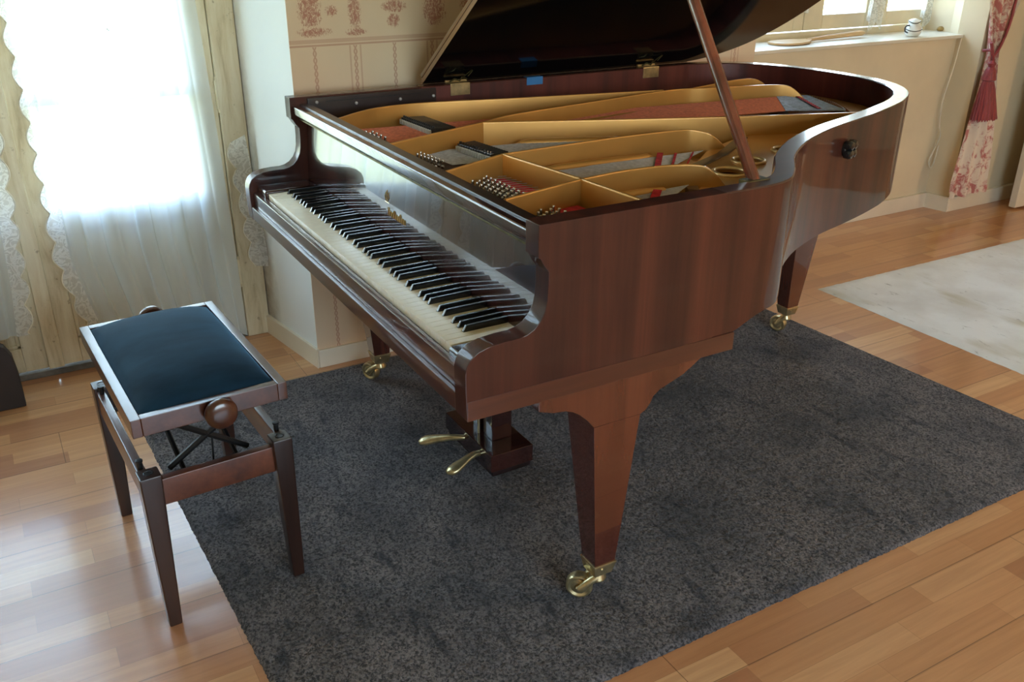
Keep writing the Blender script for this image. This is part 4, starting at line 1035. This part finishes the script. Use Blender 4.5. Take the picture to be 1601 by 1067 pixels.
def skirt(u, v):
    a_ = 2 * math.pi * u; z = 0.738 - 0.205 * v; r_ = 0.036 + 0.055 * v ** 0.8; rr = r_ * (1 + 0.05 * math.sin(a_ * 22))
    return (-0.946 + rr * math.cos(a_) * 0.55, ty + 0.030 * v + rr * math.sin(a_), z - (0.006 * math.sin(a_ * 31) if v > 0.95 else 0))
grid('tassel_fringe', skirt, 132, 10, M['tassel'], TT)
# blind cord along the corner
tag(tube('blind_cord', catmull([(-1.125, 3.945, 0.935), (-1.13, 3.935, 0.78), (-1.13, 3.90, 0.61), (-1.13, 3.915, 0.48), (-1.13, 3.94, 0.42), (-1.135, 3.925, 0.35), (-1.14, 3.90, 0.28), (-1.14, 3.925, 0.235), (-1.14, 3.945, 0.26), (-1.135, 3.95, 0.36)], 5), 0.0028, M['cord'], None, 6), 'thin pale cord looping down the wall corner under the window sill', 'cord')

# ------------------------------------------------------------------ things on the sill
bm = bmesh.new()
pl = [(-0.02, 0.0), (-0.052, 0.02), (-0.072, 0.06), (-0.076, 0.12), (-0.060, 0.19), (-0.030, 0.235), (-0.015, 0.26), (0.015, 0.26), (0.030, 0.235), (0.060, 0.19), (0.074, 0.12), (0.070, 0.06), (0.050, 0.02), (0.02, 0.0)]
prism('wooden_paddle', pl, 'Z', 0.0, 0.011, None, None, bev=0.003, bm=bm)
btube(bm, [(0, 0.24, 0.0075), (0, 0.40, 0.011), (0, 0.60, 0.014), (0, 0.655, 0.014), (0, 0.675, 0.014)], [0.0075, 0.011, 0.013, 0.0135, 0.007], 10)
pdl = finish(bm, 'wooden_paddle', M['paddle'], loc=(-1.255, 2.70, 0.9545)); pdl.rotation_euler = (R(0.6), 0, R(3))
tag(pdl, 'pale wooden paddle with long handle lying on the window sill', 'paddle')
jg = tag(empty('ceramic_jug', (-1.205, 3.645, 0.953)), 'small white china jug with black lines on the window sill', 'jug')
lathe('body', [(0.020, 0.0), (0.030, 0.003), (0.042, 0.018), (0.045, 0.034), (0.038, 0.052), (0.028, 0.062), (0.030, 0.070), (0.024, 0.071), (0.020, 0.060), (0, 0.055)], (0, 0, 0), (0, 0, 1), M['china'], jg, 28)
lathe('lid', [(0.030, 0.070), (0.031, 0.074), (0.022, 0.083), (0.008, 0.088), (0, 0.089)], (0, 0, 0), (0, 0, 1), M['china'], jg, 24)
for zz, rr_ in ((0.034, 0.0452), (0.0715, 0.0305)):
    bm = bmesh.new(); btube(bm, [(rr_ * math.cos(2 * math.pi * k / 28), rr_ * math.sin(2 * math.pi * k / 28), zz + 0.006 * math.sin(4 * math.pi * k / 28)) for k in range(28)], 0.0022, 6, closed=True); finish(bm, 'painted_band', M['chinablack'], jg, ang=80)
bm = bmesh.new(); btube(bm, catmull([(0.0, -0.036, 0.056), (0.0, -0.062, 0.052), (0.0, -0.064, 0.030), (0.0, -0.042, 0.020)], 5), 0.004, 8); finish(bm, 'handle', M['chinablack'], jg)
def pebble(loc, r, sc, label):
    bm = bmesh.new(); bmesh.ops.create_icosphere(bm, subdivisions=3, radius=r)
    for v in bm.verts: v.co *= 1 + 0.18 * noise.noise(v.co * 40 + Vector(loc)); v.co.x *= sc[0]; v.co.y *= sc[1]; v.co.z *= sc[2]
    mz = min(v.co.z for v in bm.verts)
    for v in bm.verts: v.co.z -= mz
    o = finish(bm, 'pebble', M['pebble'], loc=loc); tag(o, label, 'pebble', None)
pebble((-1.30, 4.00, 0.9528), 0.020, (0.9, 1.3, 0.7), 'ochre stone at the right end of the window sill, largest and rightmost')
pebble((-1.33, 3.86, 0.9528), 0.013, (1, 1, 0.9), 'small pale stone on the sill between the jug and the larger stone')
pebble((-1.28, 3.755, 0.9528), 0.012, (1, 1.4, 0.7), 'small flat stone on the sill right beside the jug')

# ------------------------------------------------------------------ dark panel at the left edge, door leaf at the right edge
pp = [(-0.738, 0.0), (-0.738, 0.11), (-0.745, 0.185), (-0.762, 0.220), (-0.792, 0.245), (-0.83, 0.256), (-1.25, 0.26), (-1.25, 0.0)]
dp = tag(prism('dark_panel', pp, 'X', -1.10, -1.058, M['panel'], bev=0.004), 'dark brown panel with rounded corner standing on the floor at the left edge', 'panel')
d3 = struct(empty('door_3', (0, 0, 0)))
prism('door_leaf', [(-0.893, 4.352), (-0.853, 4.352), (-0.840, 5.15), (-0.880, 5.15)], 'Z', 0.012, 2.05, M['base'], d3, bev=0.003)
